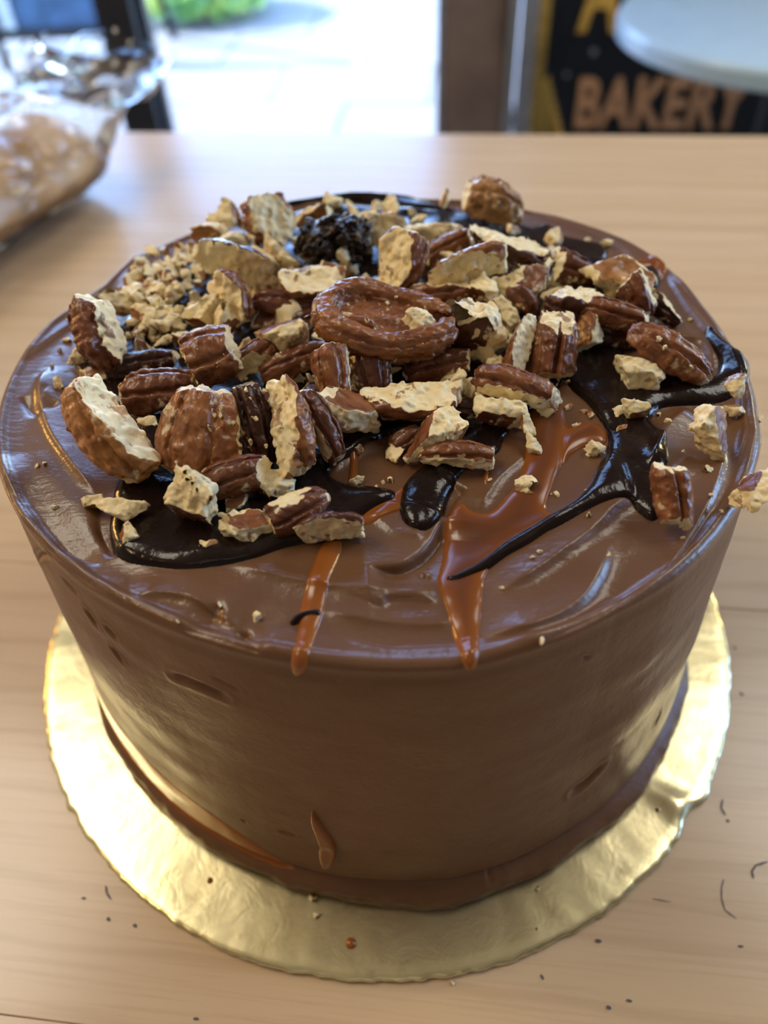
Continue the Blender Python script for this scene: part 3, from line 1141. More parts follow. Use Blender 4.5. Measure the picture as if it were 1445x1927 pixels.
GANACHE = [
    [(203, 985), (208, 1025), (228, 1050), (270, 1064), (340, 1072), (410, 1066), (480, 1052), (550, 1030), (610, 1010), (655, 984), (700, 962),
     (742, 945), (742, 926), (700, 918), (645, 912), (618, 893), (655, 865), (700, 836), (745, 812), (800, 800), (870, 806), (935, 835), (960, 790),
     (900, 740), (760, 720), (600, 720), (480, 740), (300, 770), (250, 850), (222, 915)],
    [(750, 945), (757, 980), (780, 997), (808, 993), (832, 965), (845, 925), (870, 890), (905, 870), (940, 850), (935, 810), (880, 800), (835, 845),
     (795, 878), (765, 910)],
    [(1055, 690), (1066, 720), (1098, 748), (1125, 782), (1143, 818), (1139, 850), (1123, 891), (1095, 931), (1054, 964), (1002, 992), (953, 1018),
     (905, 1052), (860, 1072), (838, 1080), (842, 1092), (870, 1090), (920, 1068), (965, 1040), (1020, 1012), (1080, 980), (1130, 955), (1180, 945),
     (1205, 962), (1228, 976), (1245, 955), (1243, 905), (1256, 870), (1248, 825), (1222, 795), (1240, 772), (1285, 764), (1335, 760), (1378, 748),
     (1402, 722), (1398, 690), (1370, 665), (1345, 632), (1325, 628), (1335, 660), (1352, 690), (1335, 715), (1260, 700), (1185, 690), (1165, 650), (1100, 645)],
    [(520, 388), (560, 374), (610, 368), (690, 367), (780, 379), (850, 394), (870, 408), (830, 404), (760, 396), (680, 383), (600, 382), (545, 392)],
    [(990, 440), (1030, 425), (1055, 445), (1100, 458), (1140, 468), (1135, 500), (1080, 510), (1010, 480)],
    [(1195, 515), (1225, 505), (1240, 520), (1235, 545), (1200, 545)],
    [(240, 600), (215, 680), (150, 670), (140, 690), (200, 760), (300, 790), (480, 800), (620, 830), (720, 800), (900, 800), (960, 800), (1040, 745), (1075, 690),
     (1130, 640), (1230, 590), (1215, 545), (1130, 490), (1020, 440), (900, 410), (800, 398), (700, 392), (560, 400), (440, 460), (330, 520)],
    [(547, 1168), (552, 1174), (575, 1163), (600, 1160), (600, 1150), (575, 1152), (555, 1160)],
]
CARAMEL = [
    [(1040, 740), (1062, 774), (1066, 822), (1056, 879), (1040, 915), (1025, 960), (1050, 985), (960, 1035), (917, 1072), (909, 1105), (906, 1160), (904, 1205),
     (900, 1240), (886, 1256), (872, 1250), (860, 1215), (845, 1160), (828, 1105), (828, 1060), (836, 1000), (850, 955), (872, 946), (885, 958), (905, 964),
     (925, 960), (950, 935), (968, 912), (982, 880), (991, 850), (994, 810), (1000, 770)],
    [(1050, 830), (1075, 805), (1110, 795), (1140, 810), (1138, 835), (1100, 842), (1072, 862), (1058, 880)],
    [(670, 985), (690, 962), (735, 930), (760, 915), (765, 955), (735, 970), (700, 985)],
    [(520, 900), (545, 880), (600, 895), (625, 915), (600, 945), (560, 935)],
    [(655, 910), (658, 875), (664, 842), (672, 842), (672, 880), (670, 912)],
    [(908, 905), (912, 885), (920, 885), (918, 908), (914, 918)],
    [(1190, 498), (1225, 488), (1250, 500), (1252, 520), (1238, 528), (1230, 508), (1200, 510)],
]
DRIP = [[(608, 1022), (640, 1018), (634, 1055), (618, 1110), (604, 1165), (588, 1220), (574, 1256), (561, 1265), (550, 1256), (552, 1232), (562, 1185),
         (572, 1125), (590, 1065)]]
pour('ganache_drizzle', GANACHE, M['ganache'], 0.022, 0.040, 0.0040, cake, wob=0.35, seed=3, label='glossy near-black chocolate ganache')
pour('caramel_drizzle', CARAMEL[:2], M['caramel'], 0.012, 0.035, 0.0040, cake, wob=0.3, seed=9, label='reddish brown caramel stream running to the front rim')
for k, nm_ in ((2, 'caramel beside the front ganache'), (3, 'caramel beside the front ganache'), (4, 'thin caramel streak on the icing'),
               (5, 'thin caramel streak on the icing'), (6, 'caramel curl at the far right')):
    pour('caramel_drizzle', [CARAMEL[k]], M['caramel'], 0.010, 0.030, 0.0035, cake, wob=0.3, seed=20 + k, deep=0.8, label=nm_)
pour('caramel_drip', DRIP, M['caramel'], 0.010, 0.030, 0.0035, cake, wob=0.2, seed=13, deep=0.35, label='amber caramel run ending at the rim')
pour('caramel_drip', [[(588, 1525), (600, 1545), (612, 1560), (628, 1580), (632, 1600), (625, 1620), (608, 1622), (600, 1605), (598, 1580), (590, 1555), (584, 1535)]],
     M['caramel'], 0.018, 0.022, 0.0030, cake, seed=14, deep=0.5, sides=True, label='small orange caramel drop on the side')


def side_pool():
    """caramel that ran down and pooled at the foot on the left"""
    t0, t1 = math.radians(-166), math.radians(-106)
    tg = np.linspace(t0, t1, 260)
    sg = np.linspace(0, 0.34, 60)
    S, T = np.meshgrid(sg, tg, indexing='ij')
    low = 1 - RR + RR * math.pi / 2 + HS - RR - 0.10
    f = (T - t0) / (t1 - t0)
    width = 0.24 * np.sin(np.clip(f, 0, 1) * math.pi) ** 0.7 * (1.15 - 0.55 * f) + 0.012 * vnoise(np.stack([T * 9, S * 0, S * 0], -1).reshape(-1, 3), 4).reshape(T.shape)
    rho = low - S
    ext = np.where(S < width, 0.010 * np.sqrt(np.clip(1 - (S / np.maximum(width, 1e-3)) ** 2, 0, 1)), -0.010) * smooth01(f / .06) * smooth01((1 - f) / .06) - 0.002
    q = np.stack([(rho * np.cos(T)).ravel(), (rho * np.sin(T)).ravel()], 1)
    V = cake_surface(q, ext.ravel())
    n = len(tg)
    b = np.arange(len(sg) - 1)[:, None] * n
    i = np.arange(n - 1)[None, :]
    F = np.stack([b + i, b + n + i, b + n + i + 1, b + i + 1], -1).reshape(-1, 4)[:, ::-1]
    me = np_mesh('caramel_pool', V, F)
    add_attr(me, 'thick', np.full(len(V), 0.0))
    o = link('caramel_pool', me, M['caramel'], cake)
    o['label'] = 'orange caramel pooled along the foot'


side_pool()


def surf_z(x, y):
    """top of the icing at a world point"""
    u, v = (x - CX) / R, (y - CY) / R
    k = float(rim_radius(np.arctan2(v, u)))
    q = np.array([[u / k, v / k]])
    if np.hypot(*q[0]) > 1.0:
        return CAKE_TOP
    return CAKE_TOP + float(frost_disp(q)[0]) * R


# ------------------------------------------------------------------ pecans: implicit solids meshed by surface nets
def surface_nets(F, origin, h):
    nx, ny, nz = F.shape
    neg = F < 0
    cx = np.zeros((nx - 1, ny - 1, nz - 1), np.int8)
    for dx in (0, 1):
        for dy in (0, 1):
            for dz in (0, 1):
                cx += neg[dx:nx - 1 + dx, dy:ny - 1 + dy, dz:nz - 1 + dz]
    act = (cx > 0) & (cx < 8)
    I = np.argwhere(act)
    if len(I) == 0:
        return None, None
    acc = np.zeros((len(I), 3), np.float32)
    cnt = np.zeros(len(I), np.float32)
    corners = [(a, b, c) for a in (0, 1) for b in (0, 1) for c in (0, 1)]
    for a in range(8):
        for b in range(a + 1, 8):
            ca, cb = corners[a], corners[b]
            if sum(abs(p - q) for p, q in zip(ca, cb)) != 1:
                continue
            fa = F[I[:, 0] + ca[0], I[:, 1] + ca[1], I[:, 2] + ca[2]]
            fb = F[I[:, 0] + cb[0], I[:, 1] + cb[1], I[:, 2] + cb[2]]
            mk = (fa < 0) != (fb < 0)
            t = np.where(mk, fa / np.where(mk, fa - fb, 1), 0)
            p = np.array(ca, np.float32) + t[:, None] * (np.array(cb, np.float32) - np.array(ca, np.float32))
            acc += np.where(mk[:, None], p, 0)
            cnt += mk
    V = (I + acc / np.maximum(cnt, 1)[:, None]) * h + origin
    idx = np.full(act.shape, -1, np.int32)
    idx[tuple(I.T)] = np.arange(len(I))
    faces = []
    for ax in range(3):
        o = [a for a in range(3) if a != ax]
        sl0 = [slice(None)] * 3
        sl1 = [slice(None)] * 3
        sl0[ax], sl1[ax] = slice(0, -1), slice(1, None)
        A, B = neg[tuple(sl0)], neg[tuple(sl1)]
        E = np.argwhere(A != B)
        lim = np.array(act.shape)
        ok = np.ones(len(E), bool)
        for a in o:
            ok &= (E[:, a] > 0) & (E[:, a] < lim[a])
        E = E[ok]
        flip = A[tuple(E.T)]
        q = []
        for d0, d1 in ((-1, -1), (0, -1), (0, 0), (-1, 0)):
            c = E.copy()
            c[:, o[0]] += d0
            c[:, o[1]] += d1
            q.append(idx[tuple(c.T)])
        q = np.stack(q, 1)
        if ax == 1:
            q = q[:, ::-1]
        q = np.where(flip[:, None], q, q[:, ::-1])
        faces.append(q)
    return V, np.concatenate(faces)


def grid3(half, h):
    n = [int(math.ceil(2 * (s + 2.5 * h) / h)) + 1 for s in half]
    o = np.array([-(k - 1) * h / 2 for k in n], np.float32)
    g = np.stack(np.meshgrid(*[o[i] + h * np.arange(n[i], dtype=np.float32) for i in range(3)], indexing='ij'), -1)
    return g.reshape(-1, 3), n, o


def smax(a, b, k):
    h = np.clip(0.5 - 0.5 * (b - a) / k, 0, 1)
    return b * (1 - h) + a * h + k * h * (1 - h)


def pecan_field(p, a, b, c, seed, ventral=False, mid=0.0, full=False, gr=1.0, bump=0.0):
    """distance-like field of half a pecan: x along, y across, +z the rounded back (all mm)"""
    x, y, z = p[:, 0], p[:, 1], p[:, 2]
    be = b * (1 - 0.14 * x / a)
    zz_ = z + c * 0.35
    ce = c * 1.35
    X, Y, Z = np.abs(x / a) ** 2.4, (y / be) ** 2, (zz_ / ce) ** 2
    k0 = np.sqrt(X + Y + Z) + 1e-5
    k1 = np.sqrt((x / a / a) ** 2 + (y / be / be) ** 2 + (zz_ / ce / ce) ** 2) + 1e-5
    d = k0 * (k0 - 1) / k1
    phi = y / (be * np.sqrt(np.clip(1 - (x / a) ** 2, 0.08, 1)))
    dors = smooth01((zz_ / ce) * 2.5)
    sc = min(b, c)
    d = d + dors * sc * (0.20 * gr * np.exp(-((np.abs(phi + 0.05 * vnoise(p * 0.4, seed)) - 0.46) / 0.085) ** 2) + mid * np.exp(-((phi) / 0.12) ** 2))
    wr = vnoise(np.stack([x * 0.9, y * 0.35, z * 0.35], 1), seed + 1)
    wr2 = fbm(p * 0.55, seed + 2, 3)
    d = d + sc * (0.045 * wr + 0.060 * wr2)
    if bump:
        d = d + sc * bump * fbm(p * (2.2 / sc), seed + 9, 4, 0.6)
    # inner side
    re = np.sqrt((x / a) ** 2 + (y / be) ** 2)
    if ventral:
        rt = 0.29 * b
        e2 = np.sqrt((x / (a - rt)) ** 2 + (y / (be - rt * .9)) ** 2) + 1e-5
        g2 = np.sqrt((x / (a - rt) ** 2) ** 2 + (y / (be - rt * .9) ** 2) ** 2) + 1e-5
        ring2 = e2 * (e2 - 1) / g2
        lump = 1 + 0.10 * vnoise(np.stack([x * .45, y * .6, z * .3], 1), seed + 3)
        zr = z - 0.06 * b * np.sin(x / a * 5 + 1)
        dr = np.sqrt(ring2 ** 2 + zr ** 2) - rt * lump
        fl_ = np.sqrt((x / (a * .93)) ** 2 + (y / (be * .93)) ** 2 + ((z - 0.30 * b) / (0.42 * b)) ** 2) + 1e-5
        df = (fl_ - 1) * 0.36 * b

        def capsule(x0, y0, x1, y1, zc, r):
            ux, uy = x1 - x0, y1 - y0
            t = np.clip(((x - x0) * ux + (y - y0) * uy) / (ux * ux + uy * uy), 0, 1)
            return np.sqrt((x - x0 - t * ux) ** 2 + (y - y0 - t * uy) ** 2 + (z - zc) ** 2) - r

        def smin(p_, q_, k):
            hh = np.clip(0.5 + 0.5 * (q_ - p_) / k, 0, 1)
            return q_ * (1 - hh) + p_ * hh - k * hh * (1 - hh)
        d0 = smin(dr, df, 0.08 * b)
        d0 = smin(d0, capsule(-.60 * a, -.10 * b, .10 * a, -.02 * b, 0.06 * b, 0.15 * b), 0.05 * b)
        d0 = smin(d0, capsule(-.62 * a, .36 * b, -.20 * a, .40 * b, -.10 * b, 0.17 * b), 0.03 * b)
        gapc = capsule(.60 * a, -.06 * b, 1.2 * a, -.16 * b, -.12 * b, 0.17 * b)
        d0 = smax(d0, -gapc, 0.08 * b)
        cre = 0.045 * b * np.exp(-((np.abs(ring2) - rt * .72) / (0.10 * rt)) ** 2) * (z < 0.1 * b)
        return d0 + cre + 0.022 * b * fbm(p * np.array([.55, 1.2, 1.2], np.float32), seed + 2, 4, 0.6)
    elif full:
        zv = -0.88 * c + 0.10 * c * wr2
        d2 = zv - z
    else:
        zv = -0.30 * c + 0.42 * c * np.exp(-(y / (0.20 * b)) ** 2) * smooth01(1.4 * (1 - np.abs(x / a))) + 0.08 * c * wr2
        d2 = zv - z
    return smax(d, d2, 0.16 * sc)


def poly_field(p, hx, hy, hz, seed, skins):
    r = np.random.default_rng(seed + 500)
    N = [(1, 0, 0), (-1, 0, 0), (0, 1, 0), (0, -1, 0), (0, 0, 1), (0, 0, -1)]
    off = [hx, hx, hy, hy, hz, hz]
    dfl = np.full(len(p), -99.0, np.float32)
    H = np.array([hx, hy, hz])
    for n, o in zip(N, off):
        n = np.array(n, float) + 0.28 * r.normal(size=3)
        n /= np.linalg.norm(n)
        dfl = smax(dfl, p @ n.astype(np.float32) - o * (0.80 + 0.22 * r.random()), 0.10 * min(hx, hy, hz))
    for k in range(5):
        n = r.normal(size=3)
        n /= np.linalg.norm(n)
        sup = np.linalg.norm(n * H)
        dfl = smax(dfl, p @ n.astype(np.float32) - sup * (0.66 + 0.26 * r.random()), 0.08 * min(hx, hy, hz))
    mn = min(hx, hy, hz)
    dfl = dfl + mn * (0.20 * fbm(p * (1.1 / mn), seed + 1, 2) + 0.13 * fbm(p * (3.2 / mn), seed + 2, 3))
    dsk = np.full(len(p), -99.0, np.float32)
    for n in skins:
        n = np.array(n, float)
        n /= np.linalg.norm(n)
        sup = np.linalg.norm(n * H)
        dd = p @ n.astype(np.float32) - sup * 0.56 + 0.10 * mn * fbm(p * (1.4 / mn), seed + 7, 2) + 0.012 * (p ** 2).sum(1) / mn
        dsk = np.maximum(dsk, dd)
    return dfl, dsk


def nut_mesh(name, kind, L, W, D, seed, cuts, h, ventral=False, mid=0.0, crumb=1.0, gr=1.0, bump=0.0):
    """all in mm; cuts are (normal, offset) in the nut's own frame"""
    if kind in ('half', 'full'):
        half = (L / 2, W / 2, D / 2)
        p, n, o = grid3((L / 2 * 1.06, W / 2 * 1.12, D / 2 * 1.15), h)
        dsk = pecan_field(p + np.array([0, 0, 0.0], np.float32), L / 2, W / 2, D / 2 * 1.0, seed, ventral, mid, kind == 'full', gr, bump)
        dfl = np.full(len(p), -99.0, np.float32)
        mn = min(half)
        rough = crumb * (0.17 * mn * fbm(p * (1.2 / mn), seed + 11, 3) + 0.08 * mn * fbm(p * (4.5 / mn), seed + 13, 2))
        for nrm, off in cuts:
            nrm = np.asarray(nrm, np.float32)
            dfl = np.maximum(dfl, p @ nrm - off + rough)
    else:
        p, n, o = grid3((L / 2 * 1.08, W / 2 * 1.08, D / 2 * 1.08), h)
        dfl, dsk = poly_field(p, L / 2, W / 2, D / 2, seed, [c[0] for c in cuts])
    F = np.maximum(dsk, dfl)
    V, Q = surface_nets(F.reshape(n), o, h)
    # which surface is each vertex on
    g = np.clip(((V - o) / h), 0, np.array(n) - 1.001)
    gi = g.astype(int)
    gf = g - gi

    def samp(A):
        A = A.reshape(n)
        out = 0
        for a in (0, 1):
            for b in (0, 1):
                for c in (0, 1):
                    w = (gf[:, 0] if a else 1 - gf[:, 0]) * (gf[:, 1] if b else 1 - gf[:, 1]) * (gf[:, 2] if c else 1 - gf[:, 2])
                    out = out + w * A[gi[:, 0] + a, gi[:, 1] + b, gi[:, 2] + c]
        return out
    fl = np.clip(0.5 + (samp(dfl) - samp(dsk)) / (1.3 * h), 0, 1)
    return V, Q, fl


NUTS = []


def N(name, label, x, y, L, W, D, ang, dors=(0, 0.5, 0.85), cuts=(), kind='half', tone=0.45, lift=0.0, tilt=0.0, ventral=False, mid=0.0,
      embed=1.2, flake=0.7, group=None, over=None, seed=None, gr=1.0, bump=0.04, ends=True):
    NUTS.append(dict(name=name, label=label, x=x, y=y, L=L, W=W, D=D, ang=ang, dors=dors, cuts=cuts, kind=kind, tone=tone, lift=lift, tilt=tilt,
                     ventral=ventral, mid=mid, embed=embed, flake=flake, group=group, over=over, seed=seed, gr=gr, bump=bump, ends=ends))


P_, H_ = 'pecan_piece', 'pecan_half'
N(H_, 'whole pecan half with its hollow inner face up, in the middle of the pile', 725, 600, 268, 168, 100, -9, (0.05, -0.58, -0.81), tone=.52, lift=7, ventral=True, flake=.55)
N(P_, 'broken cream patch of nut lying inside the hollow of the whole half', 792, 600, 66, 52, 34, -12, kind='poly', tone=.4, lift=14)
N(P_, 'big orange-brown pecan chunk with long cream break, at the left rim of the cake', 202, 808, 192, 152, 108, -54, (-.62, -.42, .66), [((.72, .62, .30), 30), ((-.5, .85, .1), 92)], kind='full', tone=.80, lift=1)
N(P_, 'upright brown pecan block with jagged cream top on the left side of the pile', 196, 622, 150, 120, 110, -72, (-.55, -.15, .8), [((.15, .93, .30), 50), ((.85, .30, .42), 24)], tone=.38, lift=1)
N(P_, 'dark mahogany pecan strip lying in ganache above a brown ridged bar', 268, 684, 150, 58, 52, 9, (0, .6, .8), tone=.13, lift=2)
N(P_, 'brown ridged pecan bar lying level left of the grooved square chunk', 300, 733, 165, 92, 74, 6, (0, .35, .93), [((-.96, .1, .25), 66), ((.95, 0, .2), 70)], tone=.36, lift=2)
N(P_, 'square brown pecan chunk with a straight groove and cream broken ends', 394, 668, 150, 116, 84, 20, (.05, .25, .95), [((-.88, -.42, .15), 46), ((.9, .3, .15), 50)], tone=.48, lift=6)
N(P_, 'broad wrinkled pecan piece with orange skin and cream top, front left of the pile', 376, 812, 180, 160, 90, 78, (-.12, .08, 1), [((.05, .97, .2), 74), ((.98, .1, .1), 68)], tone=.58, lift=1)
N(P_, 'narrow dark pecan piece dusted with specks, right of the broad wrinkled piece', 479, 795, 165, 66, 66, -74, (.2, .2, .95), [((-.25, .95, .1), 70)], tone=.14, lift=2)
N(P_, 'curved pecan slab with wide cream face on its left and brown back on its right', 540, 797, 182, 92, 96, -71, (.72, .15, .68), [((-.78, 0, .62), 6), ((-.3, .93, .1), 82)], kind='full', tone=.55, lift=3)
N(P_, 'dark brown pecan sliver standing right of the curved cream slab', 604, 800, 135, 66, 60, -62, (.4, .3, .87), [((-.8, -.4, .4), 16)], kind='full', tone=.28, lift=1)
N(P_, 'smooth brown pecan roll with a splintered end above the ganache pool', 446, 893, 140, 72, 66, 17, (-.1, .25, .95), [((.88, -.05, .3), 46)], kind='full', tone=.36, lift=2)
N(P_, 'yellow-cream torn pecan flake under the end of the brown roll', 507, 907, 105, 52, 44, 2, kind='poly', cuts=[((-.5, -.5, .2), 0)], tone=.4, lift=0)
N(P_, 'cream pecan lump with brown base sitting in the front ganache pool', 360, 940, 112, 92, 84, 68, kind='poly', cuts=[((-.3, -.9, .25), 0)], tone=.45)
N(P_, 'bright white jagged pecan chip at the left end of the ganache pool', 237, 960, 84, 44, 34, -28, kind='poly', cuts=[((.5, -.8, -.1), 0)], tone=.3, lift=2)
N(P_, 'small cream chip just below the bright white jagged chip', 240, 1008, 48, 38, 32, 40, kind='poly', cuts=[((-.8, .1, .5), 0)], tone=.6)
N(P_, 'cream pecan knob with a brown skin patch in front of the smooth roll', 457, 988, 92, 66, 60, 14, kind='poly', cuts=[((.15, .6, .8), 0)], tone=.5)
N(P_, 'crumbly reddish pecan piece between the cream knob and the sliced wedge', 553, 962, 128, 80, 66, 27, (.1, .3, .95), [((-.35, .75, .5), 26), ((-.9, -.3, .2), 48)], tone=.33, lift=1)
N(P_, 'sliced pecan wedge with brown back and cream front at the pool edge', 622, 996, 142, 62, 70, 7, (0, .85, .52), [((.05, -.75, .65), 4), ((.98, .1, .1), 60)], kind='full', tone=.24)
N(P_, 'long pecan piece with broad cream top and brown front, front of the pile', 788, 745, 182, 92, 92, 8, (0, -.78, .62), [((0, .72, .68), 4), ((.9, .1, .4), 64)], kind='full', tone=.44, lift=3)
N(P_, 'red-brown pecan piece with cream ends above the ganache teardrop', 869, 858, 150, 66, 62, -4, (0, .45, .9), [((.98, 0, .15), 60), ((-.1, -.8, .6), 19)], tone=.50, lift=1)
N(P_, 'slanting pecan wedge with cream torn right end above the caramel stream', 982, 737, 180, 84, 84, -21, (.1, .5, .86), [((.82, -.15, .5), 60), ((-.2, -.85, .5), 22)], tone=.46, lift=2)
N(P_, 'cream rough pecan piece with dark brown underside, left of a thin cream stick', 935, 778, 112, 62, 58, -8, kind='poly', cuts=[((-.1, -.8, .45), 0)], tone=.35, lift=1)
N(P_, 'thin cream pecan stick leaning at the top of the caramel stream', 986, 787, 70, 26, 24, -74, kind='poly', cuts=[((-.9, 0, .3), 0)], tone=.6, lift=1)
N(P_, 'upright two-lobed pecan stub with cream broken top', 1042, 658, 165, 90, 84, 82, (.05, -.1, 1), [((0, .66, .75), 44), ((0, -.98, .1), 52)], tone=.38, lift=1, mid=.42, gr=.15)
N(P_, 'pale pecan stick leaning left of the two-lobed stub', 985, 645, 138, 52, 50, 66, (-.6, .45, .65), [((.62, -.05, .78), 1)], kind='full', tone=.55, lift=3)
N(H_, 'ridged pecan half back up near the right rim of the cake', 1264, 666, 186, 88, 70, -33, (.15, .55, .82), tone=.48, lift=1, mid=.12, flake=.4)
N(P_, 'smooth cream and orange pecan slab on dark ganache below the ridged half', 1208, 692, 98, 60, 44, -6, kind='poly', cuts=[((.2, .85, .1), 0)], tone=.75, lift=1)
N(P_, 'crumbly cream pecan nugget with brown side near the right rim', 1339, 804, 92, 66, 62, 74, kind='poly', cuts=[((.75, .05, .65), 0)], tone=.5)
N(P_, 'double-ridged pecan stub with cream foot at the end of the right ganache', 1267, 936, 160, 76, 66, -82, (.1, .2, .97), [((0, -.82, .5), 44), ((.1, .95, .3), 52)], tone=.48, mid=.42, gr=.15)
N(P_, 'cream pecan piece with brown skin hanging over the right rim', 1424, 915, 82, 60, 54, 56, kind='poly', cuts=[((-.6, .65, .45), 0)], tone=.36, lift=0.5, over=(1395, 905))
N(P_, 'long brown pecan piece with cream tip above the dark pool on the right', 1165, 594, 138, 56, 58, -18, (0, .3, .95), [((.8, .05, .5), 46)], tone=.44, lift=5)
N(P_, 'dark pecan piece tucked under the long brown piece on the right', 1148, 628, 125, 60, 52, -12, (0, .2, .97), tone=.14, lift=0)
N(P_, 'dark rounded pecan piece capped with glossy cream, right of centre', 1086, 574, 104, 86, 78, -14, (0, -.1, 1), [((.05, .82, .55), 22)], tone=.18, lift=4)
N(P_, 'tan lumpy pecan chunk at the back right of the pile', 1158, 512, 122, 80, 72, -25, kind='poly', cuts=[((0, .4, .9), 0), ((-.3, .9, .2), 0)], tone=.86, lift=3)
N(P_, 'brown pecan piece with a cream right edge below the tan lumpy chunk', 1199, 552, 92, 68, 62, -68, (-.2, .2, .95), [((.8, .35, .45), 20), ((-.6, .75, .1), 32)], tone=.36, lift=3)
N(P_, 'small dark pecan piece with cream edge at the right end of the pile', 1256, 583, 80, 48, 42, -42, (-.1, .2, .97), [((.7, .5, .45), 8)], tone=.14)
N(P_, 'brown and cream pecan chunk at the back of the pile left of the tan chunk', 1068, 504, 116, 66, 62, -22, (.2, .2, .95), [((-.92, .1, .3), 24)], tone=.28, lift=4)
N(P_, 'long caramel-brown pecan slice with pale underside behind the whole half', 884, 502, 162, 62, 70, 22, (-.1, .65, .75), [((.1, -.78, .6), 6), ((.95, .1, .2), 66)], kind='full', tone=.58, lift=7)
N(P_, 'brown pecan slab beneath the long caramel-brown slice', 850, 546, 160, 62, 60, 8, (0, .3, .95), [((0, .9, .35), 12)], kind='full', tone=.42, lift=3)
N(P_, 'arched pecan piece with cream top over dark brown face at the back', 957, 454, 150, 78, 72, -33, (-.2, -.65, .72), [((.2, .75, .62), 3)], kind='full', tone=.2, lift=6)
N(P_, 'blocky pecan piece with cream left face standing behind the whole half', 757, 486, 122, 96, 72, 60, (.55, .1, .83), [((-.6, -.1, .8), 14), ((.4, .9, .1), 46)], kind='full', tone=.42, lift=5)
N(P_, 'tall tan crumbly pecan lump on the far rim of the cake', 927, 374, 126, 70, 66, -18, (.1, .5, .85), [((-.95, .1, .2), 46)], kind='full', tone=.95, lift=2, flake=1, bump=.13, ends=False)
N(P_, 'cream pecan block with brown top at the far centre of the pile', 726, 434, 84, 66, 64, 0, (0, .85, .5), [((0, -.5, .86), 3)], kind='full', tone=.62, lift=5)
N(P_, 'long cream pecan strip lying level at the far centre of the pile', 812, 434, 132, 42, 42, 7, kind='poly', cuts=[((0, .95, .25), 0)], tone=.4, lift=5)
N(P_, 'brown pecan bar with cream right end left of the arched piece', 848, 464, 120, 50, 54, 25, (-.1, .5, .86), [((.93, .2, .25), 38)], tone=.5, lift=5)
N(P_, 'dark chocolate-coated pecan clump in the back half of the pile', 632, 452, 132, 92, 78, 14, (0, .4, .9), tone=.0, lift=4, flake=.35, bump=.42, ends=False)
N(P_, 'tall cream crumbly pecan lump at the far left edge of the pile', 506, 412, 104, 82, 78, -56, (-.5, .4, .75), [((.45, -.2, .85), 8), ((-.3, .95, .1), 40)], kind='full', tone=.55, lift=3, flake=1, bump=.2)
N(P_, 'large pecan slice with dark back and cream front in the left part of the pile', 452, 500, 170, 78, 74, -22, (.2, .75, .65), [((-.15, -.68, .7), 2)], kind='full', tone=.22, lift=5)
N(P_, 'cream and brown lobed pecan piece left of the middle of the pile', 430, 560, 104, 90, 72, -60, (.3, .6, .75), [((-.6, -.35, .7), 4)], kind='full', tone=.40, lift=4)
N(P_, 'cream curled pecan flake leaning against the lobed piece', 388, 586, 100, 42, 40, 52, kind='poly', cuts=[((-.2, -.9, .2), 0)], tone=.4, lift=3)
N(P_, 'tan pecan scrap just above the grooved square chunk', 424, 606, 72, 46, 40, 12, kind='poly', cuts=[((.5, -.6, .5), 0)], tone=.5, lift=3)
N(P_, 'cream faced pecan chunk with brown lower edge left behind the whole half', 588, 528, 112, 84, 74, 8, (0, -.72, .65), [((0, .55, .84), 4), ((.95, .1, .1), 46)], kind='full', tone=.34, lift=5)
N(P_, 'brown pecan piece with bluish sheen left of the whole half', 530, 572, 104, 64, 54, -8, (0, .75, .65), tone=.34, lift=4)
N(P_, 'yellow-cream rough pecan chunk left of the whole half', 534, 628, 108, 70, 66, 14, kind='poly', cuts=[((-.3, .85, .35), 0)], tone=.42, lift=4)
N(P_, 'knobbly sugared pecan lump between the square chunk and the crinkled roll', 478, 674, 92, 66, 58, 42, (0, .4, .9), [((.2, -.6, .75), 18)], tone=.42, lift=3)
N(P_, 'long crinkled brown pecan roll below the yellow-cream chunk', 558, 680, 155, 66, 58, 21, (0, .65, .75), tone=.42, lift=3)
N(P_, 'brown pecan block with a split right edge below the whole half', 627, 700, 120, 78, 62, -82, (-.1, .1, 1), [((.95, .1, .2), 30), ((-.15, .97, .1), 48)], tone=.5, lift=5)
N(P_, 'flat red-brown pecan piece just right of the split-edged block', 699, 698, 98, 84, 54, -80, (.05, .15, 1), [((-.2, .95, .1), 40), ((.9, .1, .1), 36)], tone=.26, lift=4)
N(P_, 'rounded brown pecan piece with cream tip under the right end of the whole half', 834, 686, 142, 62, 58, 12, (0, .4, .9), [((.92, -.1, .3), 48)], tone=.34, lift=3)
N(P_, 'three-cornered pecan piece with cream top right of the whole half', 892, 618, 112, 92, 74, 38, kind='poly', cuts=[((-.1, -.75, .62), 0)], tone=.24, lift=3)
N(P_, 'small cream pecan stick leaning right of the three-cornered piece', 950, 594, 82, 34, 32, -54, kind='poly', cuts=[((-.8, -.5, .1), 0)], tone=.25, lift=3)
N(P_, 'short brown pecan piece behind the small cream stick', 985, 562, 68, 46, 44, -48, (.1, .3, .95), tone=.36, lift=4)
N(P_, 'cream pecan nub right behind the whole half', 905, 550, 72, 54, 48, -30, kind='poly', cuts=[((-.5, -.7, .3), 0)], tone=.3, lift=4)
N(P_, 'pale crumbly pecan cluster behind the short brown piece', 992, 534, 112, 62, 54, 12, kind='poly', cuts=[((.1, .2, .95), 0)], tone=.5, lift=3)
N(P_, 'brown and cream pecan wedge right of the two-lobed stub', 1107, 620, 74, 48, 42, -68, kind='poly', cuts=[((-.75, .1, .6), 0)], tone=.42, lift=1)
N(P_, 'torn cream and brown pecan scrap below the split-edged block', 662, 772, 100, 70, 62, -52, kind='poly', cuts=[((.3, .6, .6), 0)], tone=.5, lift=1)
N(P_, 'dark pecan piece in the gap under the split-edged block', 612, 748, 90, 54, 48, -20, (0, .4, .9), tone=.2, lift=1)
